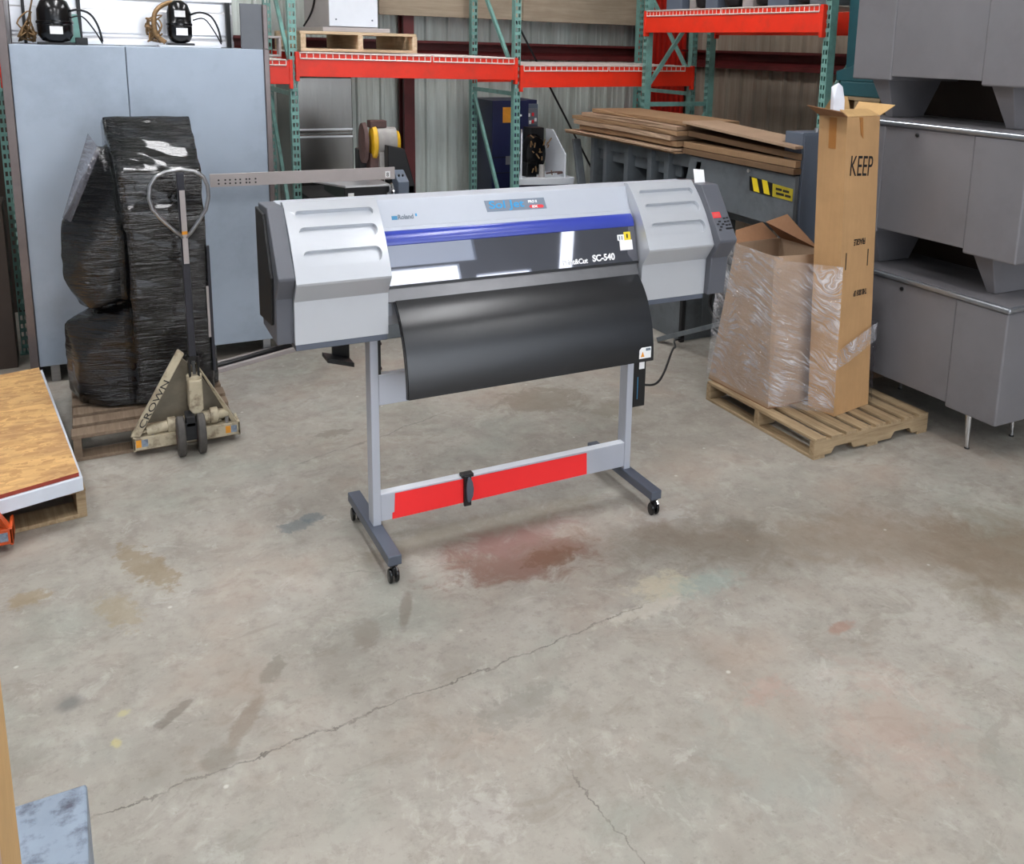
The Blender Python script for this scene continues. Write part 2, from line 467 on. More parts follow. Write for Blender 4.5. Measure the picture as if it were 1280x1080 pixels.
def floor_mat():
    w = NT('stained_concrete')
    sx, sy, sz = w.sep()
    big = w.noise(.9, 6, .62)
    mid = w.noise(3.4, 8, .68, dist=.4)
    fine = w.noise(16, 8, .7)
    scr = w.noise(9, 7, .7, w.mapping((1.3, .8, 1), rot=(0, 0, .5)))
    col = w.mix(w.ramp(big, .32, .68), lin((152, 146, 136)), lin((172, 167, 157)))
    col = w.mix(w.ramp(mid, .42, .72, 0, .8), col, lin((138, 131, 122)))
    col = w.mix(w.ramp(scr, .52, .74, 0, .5), col, lin((184, 180, 171)))
    col = w.mix(w.ramp(fine, .5, .74, 0, .6), col, lin((124, 116, 106)))
    pat = w.noise(4.2, 10, .74, w.mapping((1, 1.3, 1), (9, 3, 0)), .8)
    col = w.mix(w.smooth(pat, .53, .62, 0, .45), col, lin((134, 125, 114)))
    pat2 = w.noise(7.5, 10, .74, w.mapping((1.2, 1, 1), (2, 13, 0)), .8)
    col = w.mix(w.smooth(pat2, .56, .65, 0, .3), col, lin((194, 191, 183)))
    spk = w.noise(46, 4, .7)
    col = w.mix(w.ramp(spk, .58, .75, 0, .5), col, lin((112, 104, 95)))
    hue = w.noise(1.7, 5, .6, w.mapping((1, 1, 1), (4, 7, 0)))
    col = w.mix(w.ramp(hue, .52, .68, 0, .4), col, lin((160, 138, 122)))
    col = w.mix(w.ramp(hue, .46, .32, 0, .35), col, lin((142, 150, 140)))
    wob = w.noise(6.5, 9, .72, col=True, dist=.6)
    ws = w.n('ShaderNodeSeparateColor'); w.link(wob, ws.inputs[0])
    wob2 = w.noise(26, 6, .68, col=True, dist=.4)
    ws2 = w.n('ShaderNodeSeparateColor'); w.link(wob2, ws2.inputs[0])
    def blob(cx, cy, rx, ry, c, amt, edge=.35, wobble=.9, rot=0.0):
        small = min(rx, ry) < .09; q = ws2 if small else ws
        wobble = wobble * (1.5 if small else 1.6); rx *= .9; ry *= .9
        nonlocal col
        dx = w.math('SUBTRACT', sx, cx); dy = w.math('SUBTRACT', sy, cy)
        cr, sr = math.cos(rot), math.sin(rot)
        u = w.math('ADD', w.math('MULTIPLY', dx, cr / rx), w.math('MULTIPLY', dy, sr / rx))
        v = w.math('ADD', w.math('MULTIPLY', dx, -sr / ry), w.math('MULTIPLY', dy, cr / ry))
        u = w.math('ADD', u, w.math('MULTIPLY', w.math('SUBTRACT', q.outputs[0], .5), wobble * 3))
        v = w.math('ADD', v, w.math('MULTIPLY', w.math('SUBTRACT', q.outputs[1], .5), wobble * 3))
        d = w.math('SQRT', w.math('ADD', w.math('MULTIPLY', u, u), w.math('MULTIPLY', v, v)))
        k = w.smooth(d, 1 - edge, 1 + edge, amt, 0)
        col = w.mix(k, col, lin(c))
    blob(1.36, 2.86, .31, .18, (122, 98, 84), .7, .35, .8, -.1)
    blob(1.33, 2.84, .22, .10, (122, 84, 72), .45, .5, 1.1, -.1)
    blob(1.42, 3.0, .30, .10, (136, 98, 94), .5, .5, .9)
    blob(1.47, 2.80, .11, .07, (106, 74, 50), .6, .3, .7)
    blob(1.30, 3.12, .55, .10, (118, 108, 92), .5, .5, .6)
    blob(.665, 3.46, .075, .05, (96, 106, 110), .6, .2, .5)
    blob(.735, 3.50, .05, .04, (92, 104, 110), .6, .2, .5)
    blob(.12, 3.40, .06, .2, (132, 112, 78), .55, .25, .8, .4)
    blob(-.25, 3.36, .07, .05, (140, 118, 78), .5, .3, .7)
    blob(.02, 3.15, .06, .12, (146, 130, 98), .45, .3, .7, .3)
    blob(2.15, 4.25, .26, .17, (124, 114, 100), .6, .2, .7, -.3)
    blob(2.45, 3.95, .16, .12, (128, 120, 104), .5, .2, .8)
    blob(1.02, 4.28, .1, .05, (116, 108, 96), .55, .25, .6)
    blob(3.05, 2.05, .38, .26, (112, 96, 74), .65, .7, .6, .3)
    blob(2.7, 2.35, .5, .22, (126, 108, 90), .5, .6, .7, -.4)
    blob(2.05, 2.62, .38, .17, (112, 100, 86), .55, .6, .7, -.5)
    blob(1.75, 2.45, .12, .08, (196, 186, 160), .55, .5, .8)
    blob(1.62, 2.36, .16, .04, (196, 190, 176), .5, .5, .9)
    blob(1.9, 2.40, .14, .07, (146, 164, 156), .5, .6, .7)
    blob(2.05, 2.88, .12, .05, (182, 178, 172), .5, .5, .9)
    blob(.42, 2.62, .035, .075, (118, 112, 102), .6, .2, .4, -.5)
    blob(.30, 2.42, .03, .12, (124, 110, 96), .55, .3, .4, -.6)
    blob(.22, 2.31, .05, .05, (126, 120, 110), .6, .2, .35)
    blob(.13, 2.55, .022, .08, (104, 96, 86), .6, .3, .5, -.9)
    blob(-.13, 2.73, .035, .035, (100, 100, 98), .7, .6, .2)
    blob(.72, 2.66, .05, .09, (122, 112, 102), .5, .3, .4, -.3)
    blob(.88, 2.74, .022, .12, (112, 104, 94), .6, .3, .3, -.4)
    blob(1.02, 2.13, .16, .06, (128, 124, 116), .45, .25, .9, .3)
    blob(.78, 1.83, .08, .09, (196, 193, 186), .3, .5, 1.2)
    blob(1.72, 1.86, .08, .05, (170, 142, 130), .45, .5, 1.1)
    blob(2.15, 1.98, .06, .03, (152, 112, 96), .55, .3, .5)
    blob(1.98, 1.60, .16, .2, (168, 140, 126), .45, .7, .9)
    blob(1.55, 1.65, .14, .2, (150, 156, 148), .4, .7, .9)
    blob(.0, 2.62, .022, .016, (198, 184, 100), .35, .5, 1.0)
    blob(-.02, 2.50, .012, .02, (204, 188, 96), .4, .5, .8)
    # hairline cracks
    cw = w.math('MULTIPLY', w.math('SUBTRACT', w.noise(4.5, 9, .66), .5), .16)
    def crack(x0, y0, slope, xa, xb, wid, amt, off=0.0, swap=False):
        nonlocal col
        p, q = (sy, sx) if swap else (sx, sy)
        line = w.math('ADD', w.math('MULTIPLY', w.math('SUBTRACT', p, x0), slope), y0)
        d = w.math('ABSOLUTE', w.math('ADD', w.math('SUBTRACT', q, line), w.math('ADD', cw, off)))
        wv = w.ramp(w.noise(11, 3, .6), .35, .6, .25, 1.0)
        k = w.math('MULTIPLY', w.smooth(d, wid * .3, wid, amt, 0), wv)
        k = w.math('MULTIPLY', k, w.math('MULTIPLY', w.smooth(p, xa, xa + .1), w.smooth(p, xb - .1, xb, 1, 0)))
        col = w.mix(k, col, lin((78, 72, 66)))
    crack(0, 2.255, .075, -.12, 1.7, .0048, .7)
    crack(1.5, 1.06, -.05, 1.4, 1.95, .004, .6, 0, True)
    crack(.9, 4.05, .35, .75, 1.7, .007, .45)
    crack(.2, 3.2, -.3, .7, 1.3, .004, .35)
    # paint flecks
    sp = w.n('ShaderNodeTexVoronoi'); sp.inputs['Scale'].default_value = 5.0
    w.link(w.obj, sp.inputs['Vector'])
    col = w.mix(w.smooth(sp.outputs['Distance'], .02, .05, .55, 0), col, lin((214, 212, 204)))
    w.set(Base_Color=col, Roughness=w.ramp(mid, .3, .7, .42, .62))
    w.b.inputs['Specular IOR Level'].default_value = .4
    w.bump(fine, .12, .004)
    return w.m
M['floor'] = floor_mat()

# ------------------------------------------------------------------ the room
g = G().box(-4, 8, -4.1, 7.8, -.1, 0); struct('floor', g, M['floor'])
g = G().box(-4, 8, -4.1, 7.8, 4.3, 4.4); struct('ceiling', g, M['ceiling'])
def ribbed(x0, x1, z0, z1, pitch=.195, e=-.003):
    """ribbed sheet as a list of (along, depth) points"""
    pts = []; x = x0
    while x < x1:
        pts += [(x, 0), (x + .012, -.026), (x + .034, -.026), (x + .046, 0), (x + .088, 0), (x + .094, e), (x + .108, e), (x + .114, 0), (x + .136, 0), (x + .142, e), (x + .156, e), (x + .162, 0)]
        x += pitch
    return pts + [(x, 0)]
pb = ribbed(-4, 5.25, 0, 4.3)
g = G(); g.prism([(x, 7.5 + d) for x, d in pb] + [(pb[-1][0], 7.6), (-4, 7.6)], 'z', 0, 4.3); struct('wall_back', g, M['wall'])
pr = ribbed(.5, 7.5, 0, 4.3, .195, -.0005)
g = G(); g.prism([(5.25 + d, y) for y, d in pr] + [(5.35, pr[-1][0]), (5.35, .5)], 'z', 0, 4.3); struct('wall_right', g, M['wall_tan'])
g = G().box(5.35, 8, .4, .5, 0, 4.3); struct('wall_return', g, M['farwall'])
g = G().box(8, 8.1, -4.1, .5, 0, 4.3); struct('wall_far_right', g, M['farwall'])
g = G().box(-4.1, -4, -4.1, 7.6, 0, 4.3); struct('wall_left', g, M['farwall'])
# front wall (behind the camera) round its daylit openings and an added glowing band
g = G()
for a in ((-4, .2, 0, 3.31), (-4, 4.3, 4.15, 4.3), (.2, 4.05, 3.28, 3.31), (4.05, 4.25, 0, 3.31), (4.25, 5.0, 0, 1), (4.25, 5.0, 3.12, 3.31), (4.3, 5.0, 3.31, 4.3), (5.0, 8, 0, 4.3)):
    g.box(a[0], a[1], -4.2, -4.1, a[2], a[3])
struct('wall_front', g, M['farwall'])
DAY = 4.2
M['day'] = glow('daylit_panel', (236, 244, 255), DAY)
g = G().box(.2, 4.05, -4.19, -4.17, 0, 3.28); struct('door_1', g, M['day'])
g = G().box(4.25, 5.0, -4.19, -4.17, 1, 3.12); struct('window_1', g, M['day'])
g = G().prism([(5.24, 2.6), (5.42, 2.6), (5.79, 3.75), (5.61, 3.75)], 'y', -4.099, -4.085); struct('slanted_glow_strip', g, M['day'])  # added glowing strip on the solid wall, slanted for its reflection in the printer
M['band_glow'] = glow('added_glow_panel', (196, 216, 240), 1.3)
g = G().box(-4, 4.3, -4.19, -4.17, 3.31, 4.15); struct('glow_band', g, M['band_glow'])  # added glowing band above the door, brightens the printer window's reflection
# steel columns and girts of the shed
g = G().box(2.39, 2.478, 7.30, 7.34, 0, 4.3).box(2.424, 2.444, 7.34, 7.43, 0, 4.3).box(2.39, 2.478, 7.43, 7.45, 0, 4.3); struct('column_back', g, M['red_steel'])
def girt(name, pts):
    struct(name, pts, M['red_steel'])
g = G().prism([(7.40, 1.775), (7.47, 1.775), (7.47, 1.915), (7.36, 1.915), (7.36, 1.895), (7.45, 1.895), (7.45, 1.835), (7.40, 1.81)], 'x', -4, 2.4); girt('girt_back', g)
g = G().prism([(7.40, 1.775), (7.47, 1.775), (7.47, 1.915), (7.36, 1.915), (7.36, 1.895), (7.45, 1.895), (7.45, 1.835), (7.40, 1.81)], 'x', 2.47, 5.2); girt('girt_back_right', g)
g = G().prism([(5.15, 1.745), (5.22, 1.745), (5.22, 1.90), (5.10, 1.90), (5.10, 1.88), (5.20, 1.88), (5.20, 1.815), (5.15, 1.78)], 'y', .6, 7.3); girt('girt_right', g)
solo('cross_brace', 'thin dark steel brace rod running diagonally down the ribbed wall', 'brace rod', G().tube([(2.24, 7.30, 3.98), (4.65, 7.30, .0)], .009, 6), M['rubber'])
solo('wall_board', 'large raw plywood sheet fixed high on the ribbed wall above red girt', 'board', G().box(2.18, 3.42, 7.255, 7.28, 2.105, 3.1).box(3.425, 4.62, 7.255, 7.28, 2.10, 3.1), M['plywood'], .002)
g = G(); x = 4.63; pts = []
while x < 5.16:
    pts += [(x, 7.33), (x + .02, 7.33), (x + .027, 7.355), (x + .05, 7.355)]; x += .057
g.prism(pts + [(pts[-1][0], 7.37), (4.63, 7.37)], 'z', .0, 3.6)
solo('ribbed_panel', 'red ribbed steel sheet standing in the corner behind the green rack', 'metal sheet', g, M['red_panel'])

# ceiling lights
M['tube'] = glow('lit_tube', (250, 250, 252), 40.0)
def ceiling_light(x, y, along='y'):
    t = thing('ceiling_light', 'long fluorescent fixture hanging over the concrete floor', 'ceiling light', (x, y, 3.9), 'fluorescent fixtures under the roof')
    L, W = (.75, .14)
    a = (x - W, x + W, y - L, y + L) if along == 'y' else (x - L, x + L, y - W, y + W)
    part('housing', G().box(a[0], a[1], a[2], a[3], 3.96, 4.02), M['white_paint'], t)
    part('diffuser', G().box(a[0] + .02, a[1] - .02, a[2] + .02, a[3] - .02, 3.935, 3.96), M['tube'], t)
    part('hanger', G().tube([(x, y, 4.02), (x, y, 4.3)], .008, 6), M['steel'], t)
for x, y in ((.55, 5.0), (-1.3, 4.6), (.4, 1.9), (-1.5, 1.2), (2.3, 1.5), (2.6, 5.2), (3.4, -1.6), (.6, -1.6)):
    ceiling_light(x, y)

# ------------------------------------------------------------------ camera
cam = bpy.data.cameras.new('camera'); co = bpy.data.objects.new('camera', cam); COL.objects.link(co)
R = ((0.8755555521668787, 0.07525764233277732, -0.477219826013404), (-0.48237784535340933, 0.19081821342667113, -0.8549269113420489), (0.026722450897218652, 0.9787362753546769, 0.20337456557514902))
W = Matrix.Identity(4)
for i in range(3):
    for j in range(3): W[i][j] = R[i][j]
W[2][3] = 1.9
co.matrix_world = W
cam.sensor_fit = 'HORIZONTAL'; cam.sensor_width = 36; cam.lens = 32.295252787
cam.shift_x = -0.06779; cam.shift_y = -0.18995
cam.clip_start = .05
S.camera = co
S.view_settings.view_transform = 'Standard'; S.view_settings.look = 'None'
S.view_settings.gamma = 1; S.view_settings.use_curve_mapping = False
S.view_settings.exposure = -0.12
wd = bpy.data.worlds.new('world'); S.world = wd; wd.use_nodes = True
wd.node_tree.nodes['Background'].inputs[0].default_value = (.8, .9, 1, 1)
wd.node_tree.nodes['Background'].inputs[1].default_value = .6

# ------------------------------------------------------------------ the wide-format printer
P = thing('wide_format_printer', 'silver and blue wide-format printer on a wheeled stand, middle of the floor', 'printer', (1.45, 3.1, 0))
for x0 in (.868, 1.98):
    f = part('foot_beam', G().box(x0, x0 + .05, 2.895, 3.437, .072, .11), M['footgrey'], P, .003)
    for y in (2.912, 3.405):
        cx = x0 + .02
        c = part('caster', G().box(cx - .013, cx + .017, y - .010, y + .010, .064, .074).prism([(y - .016, .062), (y + .014, .068), (y + .018, .05), (y + .004, .026), (y - .014, .03)], 'x', cx - .004, cx + .008), M['black'], P, .002)
        for dx in (-.017, .006):
            part('wheel', G().lathe([(.010, 0), (.024, .001), (.027, .004), (.027, .010), (.024, .0135), (.010, .0145)], (cx + dx, y - .004, .0285), 'x', 20, .75, 1.05), M['blackgloss'], c, 0, 'auto')
        part('swivel_pin', G().tube([(cx + .012, y - .012, .062), (cx + .012, y - .020, .052)], .004, 8), M['chrome'], c)
for x0 in (.883, 1.988):
    part('post', G().box(x0, x0 + .031, 3.127, 3.189, .108, .90), M['postsilver'], P, .003)
cb = part('crossbar', G().box(.914, 1.988, 3.130, 3.165, .122, .231), M['postsilver'], P, .002)
part('top_highlight', G().box(.915, 1.987, 3.130, 3.165, .2312, .2335), M['white_paint'], cb, label='painted highlight on the top edge')  # white strip puts the overhead lights' reflection into colour
part('red_sheet', G().prism([(.969, .226), (.966, .150), (.958, .148), (.957, .123), (1.803, .127), (1.800, .223)], 'y', 3.1275, 3.1295), M['red_sheet'], cb, label='bright red sheet stuck on the crossbar')
cl = part('clip', G().box(1.236, 1.285, 3.118, 3.150, .232, .246).box(1.244, 1.274, 3.114, 3.128, .113, .24), M['black'], cb, .002, label='black toggle clip over the crossbar')
part('clip_pad', G().prism([(1.256, .132), (1.266, .132), (1.278, .155), (1.281, .185), (1.276, .215), (1.266, .236), (1.257, .236), (1.251, .215), (1.249, .185), (1.251, .155)], 'y', 3.104, 3.114), M['footgrey'], cl, .003)
ub = part('upper_bar', G().box(.914, 1.988, 3.130, 3.160, .587, .703), M['postsilver'], P, .002)
part('top_highlight', G().box(.915, 1.987, 3.130, 3.160, .7032, .7055), M['white_paint'], ub, label='painted highlight on the top edge')  # same painted highlight, on the upper bar
br = part('side_plate', G().box(.914, .925, 3.132, 3.16, .705, .90), M['black'], P, .001)
for z in (.82, .725): part('screw', G().tube([(.925, 3.145, z), (.931, 3.145, z)], .006, 10), M['rust'], br)
b2 = part('power_box', G().box(2.020, 2.085, 3.135, 3.185, .385, .66), M['black'], P, .002)
part('sticker', G().box(2.050, 2.076, 3.1335, 3.135, .555, .588), M['white'], b2)
part('sticker', G().box(2.044, 2.047, 3.1337, 3.135, .42, .52), M['blue_ink'], b2)
part('roll_bracket', G().box(.838, .904, 3.49, 3.51, .645, .88).prism([(.80, .675), (.80, .692), (.904, .66), (.904, .642)], 'y', 3.42, 3.51), M['black'], P, .002)
# head: long housing with recessed middle
hs = part('housing', G().prism([(3.30, .895), (3.30, 1.343), (3.192, 1.343), (3.188, 1.341), (3.142, 1.252), (3.138, 1.249), (3.130, 1.236), (3.12, 1.19), (3.085, 1.05), (3.085, .94), (3.10, .90)], 'x', .60, 2.31), M['lightgrey'], P, .003)
part('blue_bar', G().prism([(3.133, 1.239), (3.122, 1.238), (3.108, 1.226), (3.098, 1.208), (3.096, 1.195), (3.100, 1.188), (3.12, 1.185)], 'x', .922, 1.972), M['blue'], P, .002, 'auto')
wn = part('window', G().prism([(3.098, 1.192), (3.060, 1.056), (3.068, 1.054), (3.106, 1.190)], 'x', .922, 1.975), M['window'], P)
part('gasket', G().prism([(3.064, 1.060), (3.062, 1.045), (3.085, 1.045), (3.085, 1.06)], 'x', .925, 1.978), M['black'], P)
part('apron', G().prism([(3.068, 1.047), (3.046, 1.001), (3.050, .996), (3.080, 1.040)], 'x', .925, 1.975), M['aluminium'], P, .002)
gl = [(3.047, 1.000), (3.010, .968), (2.975, .925), (2.950, .877), (2.930, .825), (2.917, .77), (2.911, .72), (2.910, .682)]
def smoothline(p, n=4):
    out = []
    for i in range(len(p) - 1):
        a = Vector(p[max(i - 1, 0)]); b = Vector(p[i]); c = Vector(p[i + 1]); d = Vector(p[min(i + 2, len(p) - 1)])
        for k in range(n):
            t = k / n
            out.append(tuple(.5 * ((2 * b) + (c - a) * t + (2 * a - 5 * b + 4 * c - d) * t * t + (3 * b - a - 3 * c + d) * t ** 3)))
    return out + [tuple(p[-1])]
sl = smoothline(gl)
mg = part('media_guide', G().sheet(sl, 'x', .955, 1.965, -.006), M['guide'], P, 0, 'auto', label='black curved media guide sheet')
for x0 in (.953, 1.9615):
    inner = [(y + .022, z - .006) for y, z in sl]
    part('guide_flange', G().prism([(y - .002, z) for y, z in sl] + inner[::-1], 'x', x0, x0 + .0055), M['blackgloss'], mg)
lb = part('warning_label', G().prism([(1.897, .697), (1.951, .697), (1.951, .742), (1.906, .742), (1.897, .732)], 'y', 2.9020, 2.9040), M['white'], mg)
part('warning_mark', G().prism([(1.903, .704), (1.920, .704), (1.9115, .726)], 'y', 2.9010, 2.9020), M['orange_label'], lb)
part('label_bar', G().box(1.926, 1.948, 2.9010, 2.9020, .728, .738), M['grey_ink'], lb)

def curve_profile():
    """sloping front of a side cover, convex, from the top edge to the fold"""
    a = Vector((3.172, 1.356)); b = Vector((3.060, 1.268)); c = Vector((2.988, 1.112))
    return [tuple(a * (1 - t) ** 2 + b * 2 * t * (1 - t) + c * t * t) for t in [i / 10 for i in range(11)]]
def side_cover(x0, x1):
    pf = curve_profile()
    poly = [(3.20, 1.353)] + pf + [(2.990, 1.104), (3.036, 1.040), (3.042, .888), (3.20, .888)]
    o = part('side_cover', G().prism(poly, 'x', x0, x1), M['silver'], P, 0, label='silver cover with three long recessed grooves')
    # grooves sunk into the slope
    for tc, hh in ((.20, .060), (.455, .085), (.745, .090)):
        def at(t):
            i = min(9, int(t * 10)); f = t * 10 - i
            return Vector(pf[i]) * (1 - f) + Vector(pf[i + 1]) * f
        A = at(tc - hh); B = at(tc + hh); C0 = (A + B) / 2; d = (B - A); h = d.length / 2; d.normalize()
        nrm = Vector((d.y, -d.x))
        if nrm.x > 0: nrm = -nrm
        w = x1 - x0; xa = x0 + .105 * w + h * .7; xb = x0 + .935 * w - h * .7
        pts = []
        for k in range(9):
            th = PI / 2 + PI * k / 8; pts.append((xa + math.cos(th) * h * .7, math.sin(th) * h))
        for k in range(9):
            th = -PI / 2 + PI * k / 8; pts.append((xb + math.cos(th) * h * .7, math.sin(th) * h))
        cg = G()
        lo = [(x, C0.x + d.x * s * .86 - nrm.x * .017, C0.y + d.y * s * .86 - nrm.y * .017) for x, s in pts]
        hi = [(x, C0.x + d.x * s * 1.12 + nrm.x * .03, C0.y + d.y * s * 1.12 + nrm.y * .03) for x, s in pts]
        L = cg.verts(lo); H2 = cg.verts(hi); n = len(L)
        cg.b.faces.new(L[::-1]); cg.b.faces.new(H2)
        for i in range(n): cg.b.faces.new([L[i], L[(i + 1) % n], H2[(i + 1) % n], H2[i]])
        co_ = bpy.data.objects.new('cutter', mesh_of(cg, 'cutter', org(P))); COL.objects.link(co_); co_.parent = P
        md = o.modifiers.new('Cut', 'BOOLEAN'); md.operation = 'DIFFERENCE'; md.solver = 'EXACT'; md.object = co_
        bpy.context.view_layer.update()
        bake(o)
        bpy.data.objects.remove(co_, do_unlink=True)
    md = o.modifiers.new('Bevel', 'BEVEL'); md.width = .0035; md.segments = 3; md.limit_method = 'ANGLE'; md.angle_limit = math.radians(32)
    for p in o.data.polygons: p.use_smooth = True
    o.data.set_sharp_from_angle(angle=math.radians(14))
    part('cover_base', G().box(x0 + .002, x1 - .002, 3.044, 3.20, .866, .889), M['footgrey'], P, .002)
    return o
side_cover(.606, .927)
side_cover(1.980, 2.300)
def end_cap(x0, x1, dy):
    poly = [(3.305, 1.340), (3.150 + dy, 1.345), (2.996 + dy, 1.134), (2.998 + dy, 1.124), (3.050 + dy, 1.050), (3.064 + dy, .888), (3.305, .897)]
    return part('end_cap', G().prism(poly, 'x', x0, x1), M['darkgrey'], P, .004)
e1 = end_cap(.550, .607, 0)
part('vent_rib', G().prism([(3.31, 1.325), (3.175, 1.32), (3.075, 1.12), (3.10, .95), (3.31, .93)], 'x', .540, .551), M['black'], e1, .003)
e2 = end_cap(2.299, 2.386, -.05)
def on_cap(t, dx, lift=.0):
    a = Vector((3.100, 1.345)); b = Vector((2.946, 1.134)); p = a + (b - a) * t
    return p.x - .81 * lift, p.y + .59 * lift
def cap_patch(x0, x1, t0, t1, lift=.0015):
    y0, z0 = on_cap(t0, 0, lift); y1, z1 = on_cap(t1, 0, lift); ya, za = on_cap(t0, 0); yb, zb = on_cap(t1, 0)
    return G().hexa([(x0, yb, zb), (x1, yb, zb), (x1, ya, za), (x0, ya, za)], [(x0, y1, z1), (x1, y1, z1), (x1, y0, z0), (x0, y0, z0)])
cp = part('control_panel', cap_patch(2.303, 2.343, .50, .60), M['red_ink'], e2, label='red framed control display')
part('display', cap_patch(2.306, 2.338, .52, .585, .0022), M['lcd'], cp)
for i, (x, t) in enumerate(((2.350, .605), (2.366, .60), (2.350, .665), (2.366, .66), (2.322, .655), (2.352, .725), (2.368, .72), (2.310, .70), (2.335, .705), (2.322, .75), (2.348, .785), (2.360, .785), (2.372, .78), (2.312, .80))):
    part('button', cap_patch(x, x + .011, t, t + .026, .002), M['black'], e2)
part('paper_tag', G().hexa([(2.315, 3.165, 1.340), (2.368, 3.165, 1.340), (2.368, 3.168, 1.340), (2.315, 3.168, 1.340)], [(2.318, 3.185, 1.40), (2.372, 3.185, 1.395), (2.372, 3.188, 1.395), (2.318, 3.188, 1.40)]), M['white'], e2)
# badge and lettering on the sloped front panel
pdir = Vector((0, .046, .089)).normalized()
def panel_pt(x, s, lift=.001):
    """point on the sloped panel, s = 0 at the ridge, 1 at the top edge"""
    return (x, 3.142 + .046 * s - lift * .89, 1.252 + .089 * s + lift * .46)
def panel_patch(pts, lift=.0012):
    g = G(); a = g.verts([panel_pt(x, s, 0) for x, s in pts]); b = g.verts([panel_pt(x, s, lift) for x, s in pts]); n = len(a)
    g.b.faces.new(b); g.b.faces.new(a[::-1])
    for i in range(n): g.b.faces.new([a[i], a[(i + 1) % n], b[(i + 1) % n], b[i]])
    return g
bd = part('badge', panel_patch([(1.352, .30), (1.603, .29), (1.598, .74), (1.346, .75)]), M['badge'], hs)
text('lettering', 'Sol Jet', .042, M['cyan_ink'], bd, panel_pt(1.362, .42, .002), (1, 0, 0), pdir, bold=.0006, squash=1.35)
text('lettering', 'PRO II', .014, M['white_ink'], bd, panel_pt(1.527, .56, .002), (1, 0, 0), pdir, bold=.0004)
part('oval', panel_patch([(1.528, .40), (1.536, .34), (1.585, .33), (1.592, .39), (1.585, .46), (1.534, .47)], .002), M['red_ink'], bd)
text('lettering', 'EX', .012, M['white_ink'], bd, panel_pt(1.540, .355, .003), (1, 0, 0), pdir, bold=.0005, squash=1.6)
part('logo_mark', panel_patch([(.981, .24), (1.002, .24), (1.002, .385), (.981, .385)]), M['blue_ink'], hs)
text('lettering', 'Roland', .024, M['grey_ink'], hs, panel_pt(1.003, .25, .0015), (1, 0, 0), pdir, squash=.88, bold=.0007)
part('logo_mark', panel_patch([(1.070, .33), (1.076, .33), (1.076, .43), (1.070, .43)]), M['cyan_ink'], hs)
wdir = Vector((0, .038, .136)).normalized()
def win_pt(x, z, lift=.001):
    return (x, 3.060 + (z - 1.056) * .038 / .136 - lift, z)
text('lettering', 'Print&Cut', .028, M['white_ink'], wn, win_pt(1.632, 1.067), (1, 0, 0), wdir, bold=.0008, squash=.95)
text('lettering', 'SC-540', .036, M['white_ink'], wn, win_pt(1.764, 1.070), (1, 0, 0), wdir, bold=.0012, squash=.95)
def win_patch(x0, x1, z0, z1, m, name='sticker'):
    g = G(); a = [win_pt(x0, z0, 0), win_pt(x1, z0, 0), win_pt(x1, z1, 0), win_pt(x0, z1, 0)]; b = [win_pt(x0, z0, .0015), win_pt(x1, z0, .0015), win_pt(x1, z1, .0015), win_pt(x0, z1, .0015)]
    return part(name, g.hexa(a, b), m, wn)
win_patch(1.896, 1.955, 1.102, 1.140, M['white'])
win_patch(1.888, 1.919, 1.140, 1.163, M['white'])
win_patch(1.919, 1.950, 1.140, 1.172, M['yellow'])
for x in (1.894, 1.906): win_patch(x, x + .006, 1.143, 1.158, M['grey_ink'], 'sticker_mark')
win_patch(1.930, 1.938, 1.148, 1.164, M['black_ink'], 'sticker_mark')
solo('power_cable', 'black cable drooping from the printer stand toward the grey machine', 'cable', G().tube(smoothline([(1.998, 3.2, .575), (2.02, 3.2, .507), (2.059, 3.2, .475), (2.134, 3.2, .448), (2.194, 3.21, .443), (2.26, 3.25, .47), (2.42, 3.42, .50), (2.85, 4.0, .28), (3.2, 4.5, .12), (3.30, 4.55, .10)], 5), .0055, 8), M['black'], 0, True)

# ------------------------------------------------------------------ pallets
def pallet(label, loc, rotz, LX, LY, H, wx, wy, group=None, gaps=7, notch=True):
    """stringers along local x, boards along local y; origin at one lower corner"""
    t = thing('pallet', label, 'pallet', loc, group, rotz, True)
    sw = .034; bt = H * .14
    for y in (0, LY / 2 - sw / 2, LY - sw):
        z0, z1 = bt, H - bt
        if notch:
            poly = [(0, z0)]
            for c in (.24, .76):
                a = LX * c; w = LX * .095
                poly += [(a - w, z0), (a - w * .72, z0 + (z1 - z0) * .40), (a + w * .72, z0 + (z1 - z0) * .40), (a + w, z0)]
            poly += [(LX, z0), (LX, z1), (0, z1)]
        else:
            poly = [(0, z0), (LX, z0), (LX, z1), (0, z1)]
        part('stringer', G().prism(poly, 'y', y, y + sw), wx, t, .002)
    n = gaps; w0 = LX / (n + (n - 1) * .38)
    for i in range(n):
        x = i * w0 * 1.38; ww = w0 * random.uniform(.92, 1.0); j = random.uniform(-.006, .006)
        part('deck_board', G().box(x, x + ww, j, LY + j, H - bt, H), wy, t, .002)
    for x in (0, LX / 2 - w0 / 2, LX - w0):
        part('bottom_board', G().box(x, x + w0, 0, LY, 0, bt), wy, t, .002)
    return t
pallet('wooden pallet with notched sides under the tall cardboard boxes by the grey desks', (2.975, 3.005, 0), 0, .775, .855, .108, M['wood_x'], M['wood_y'], 'pallets on the concrete floor', 8)
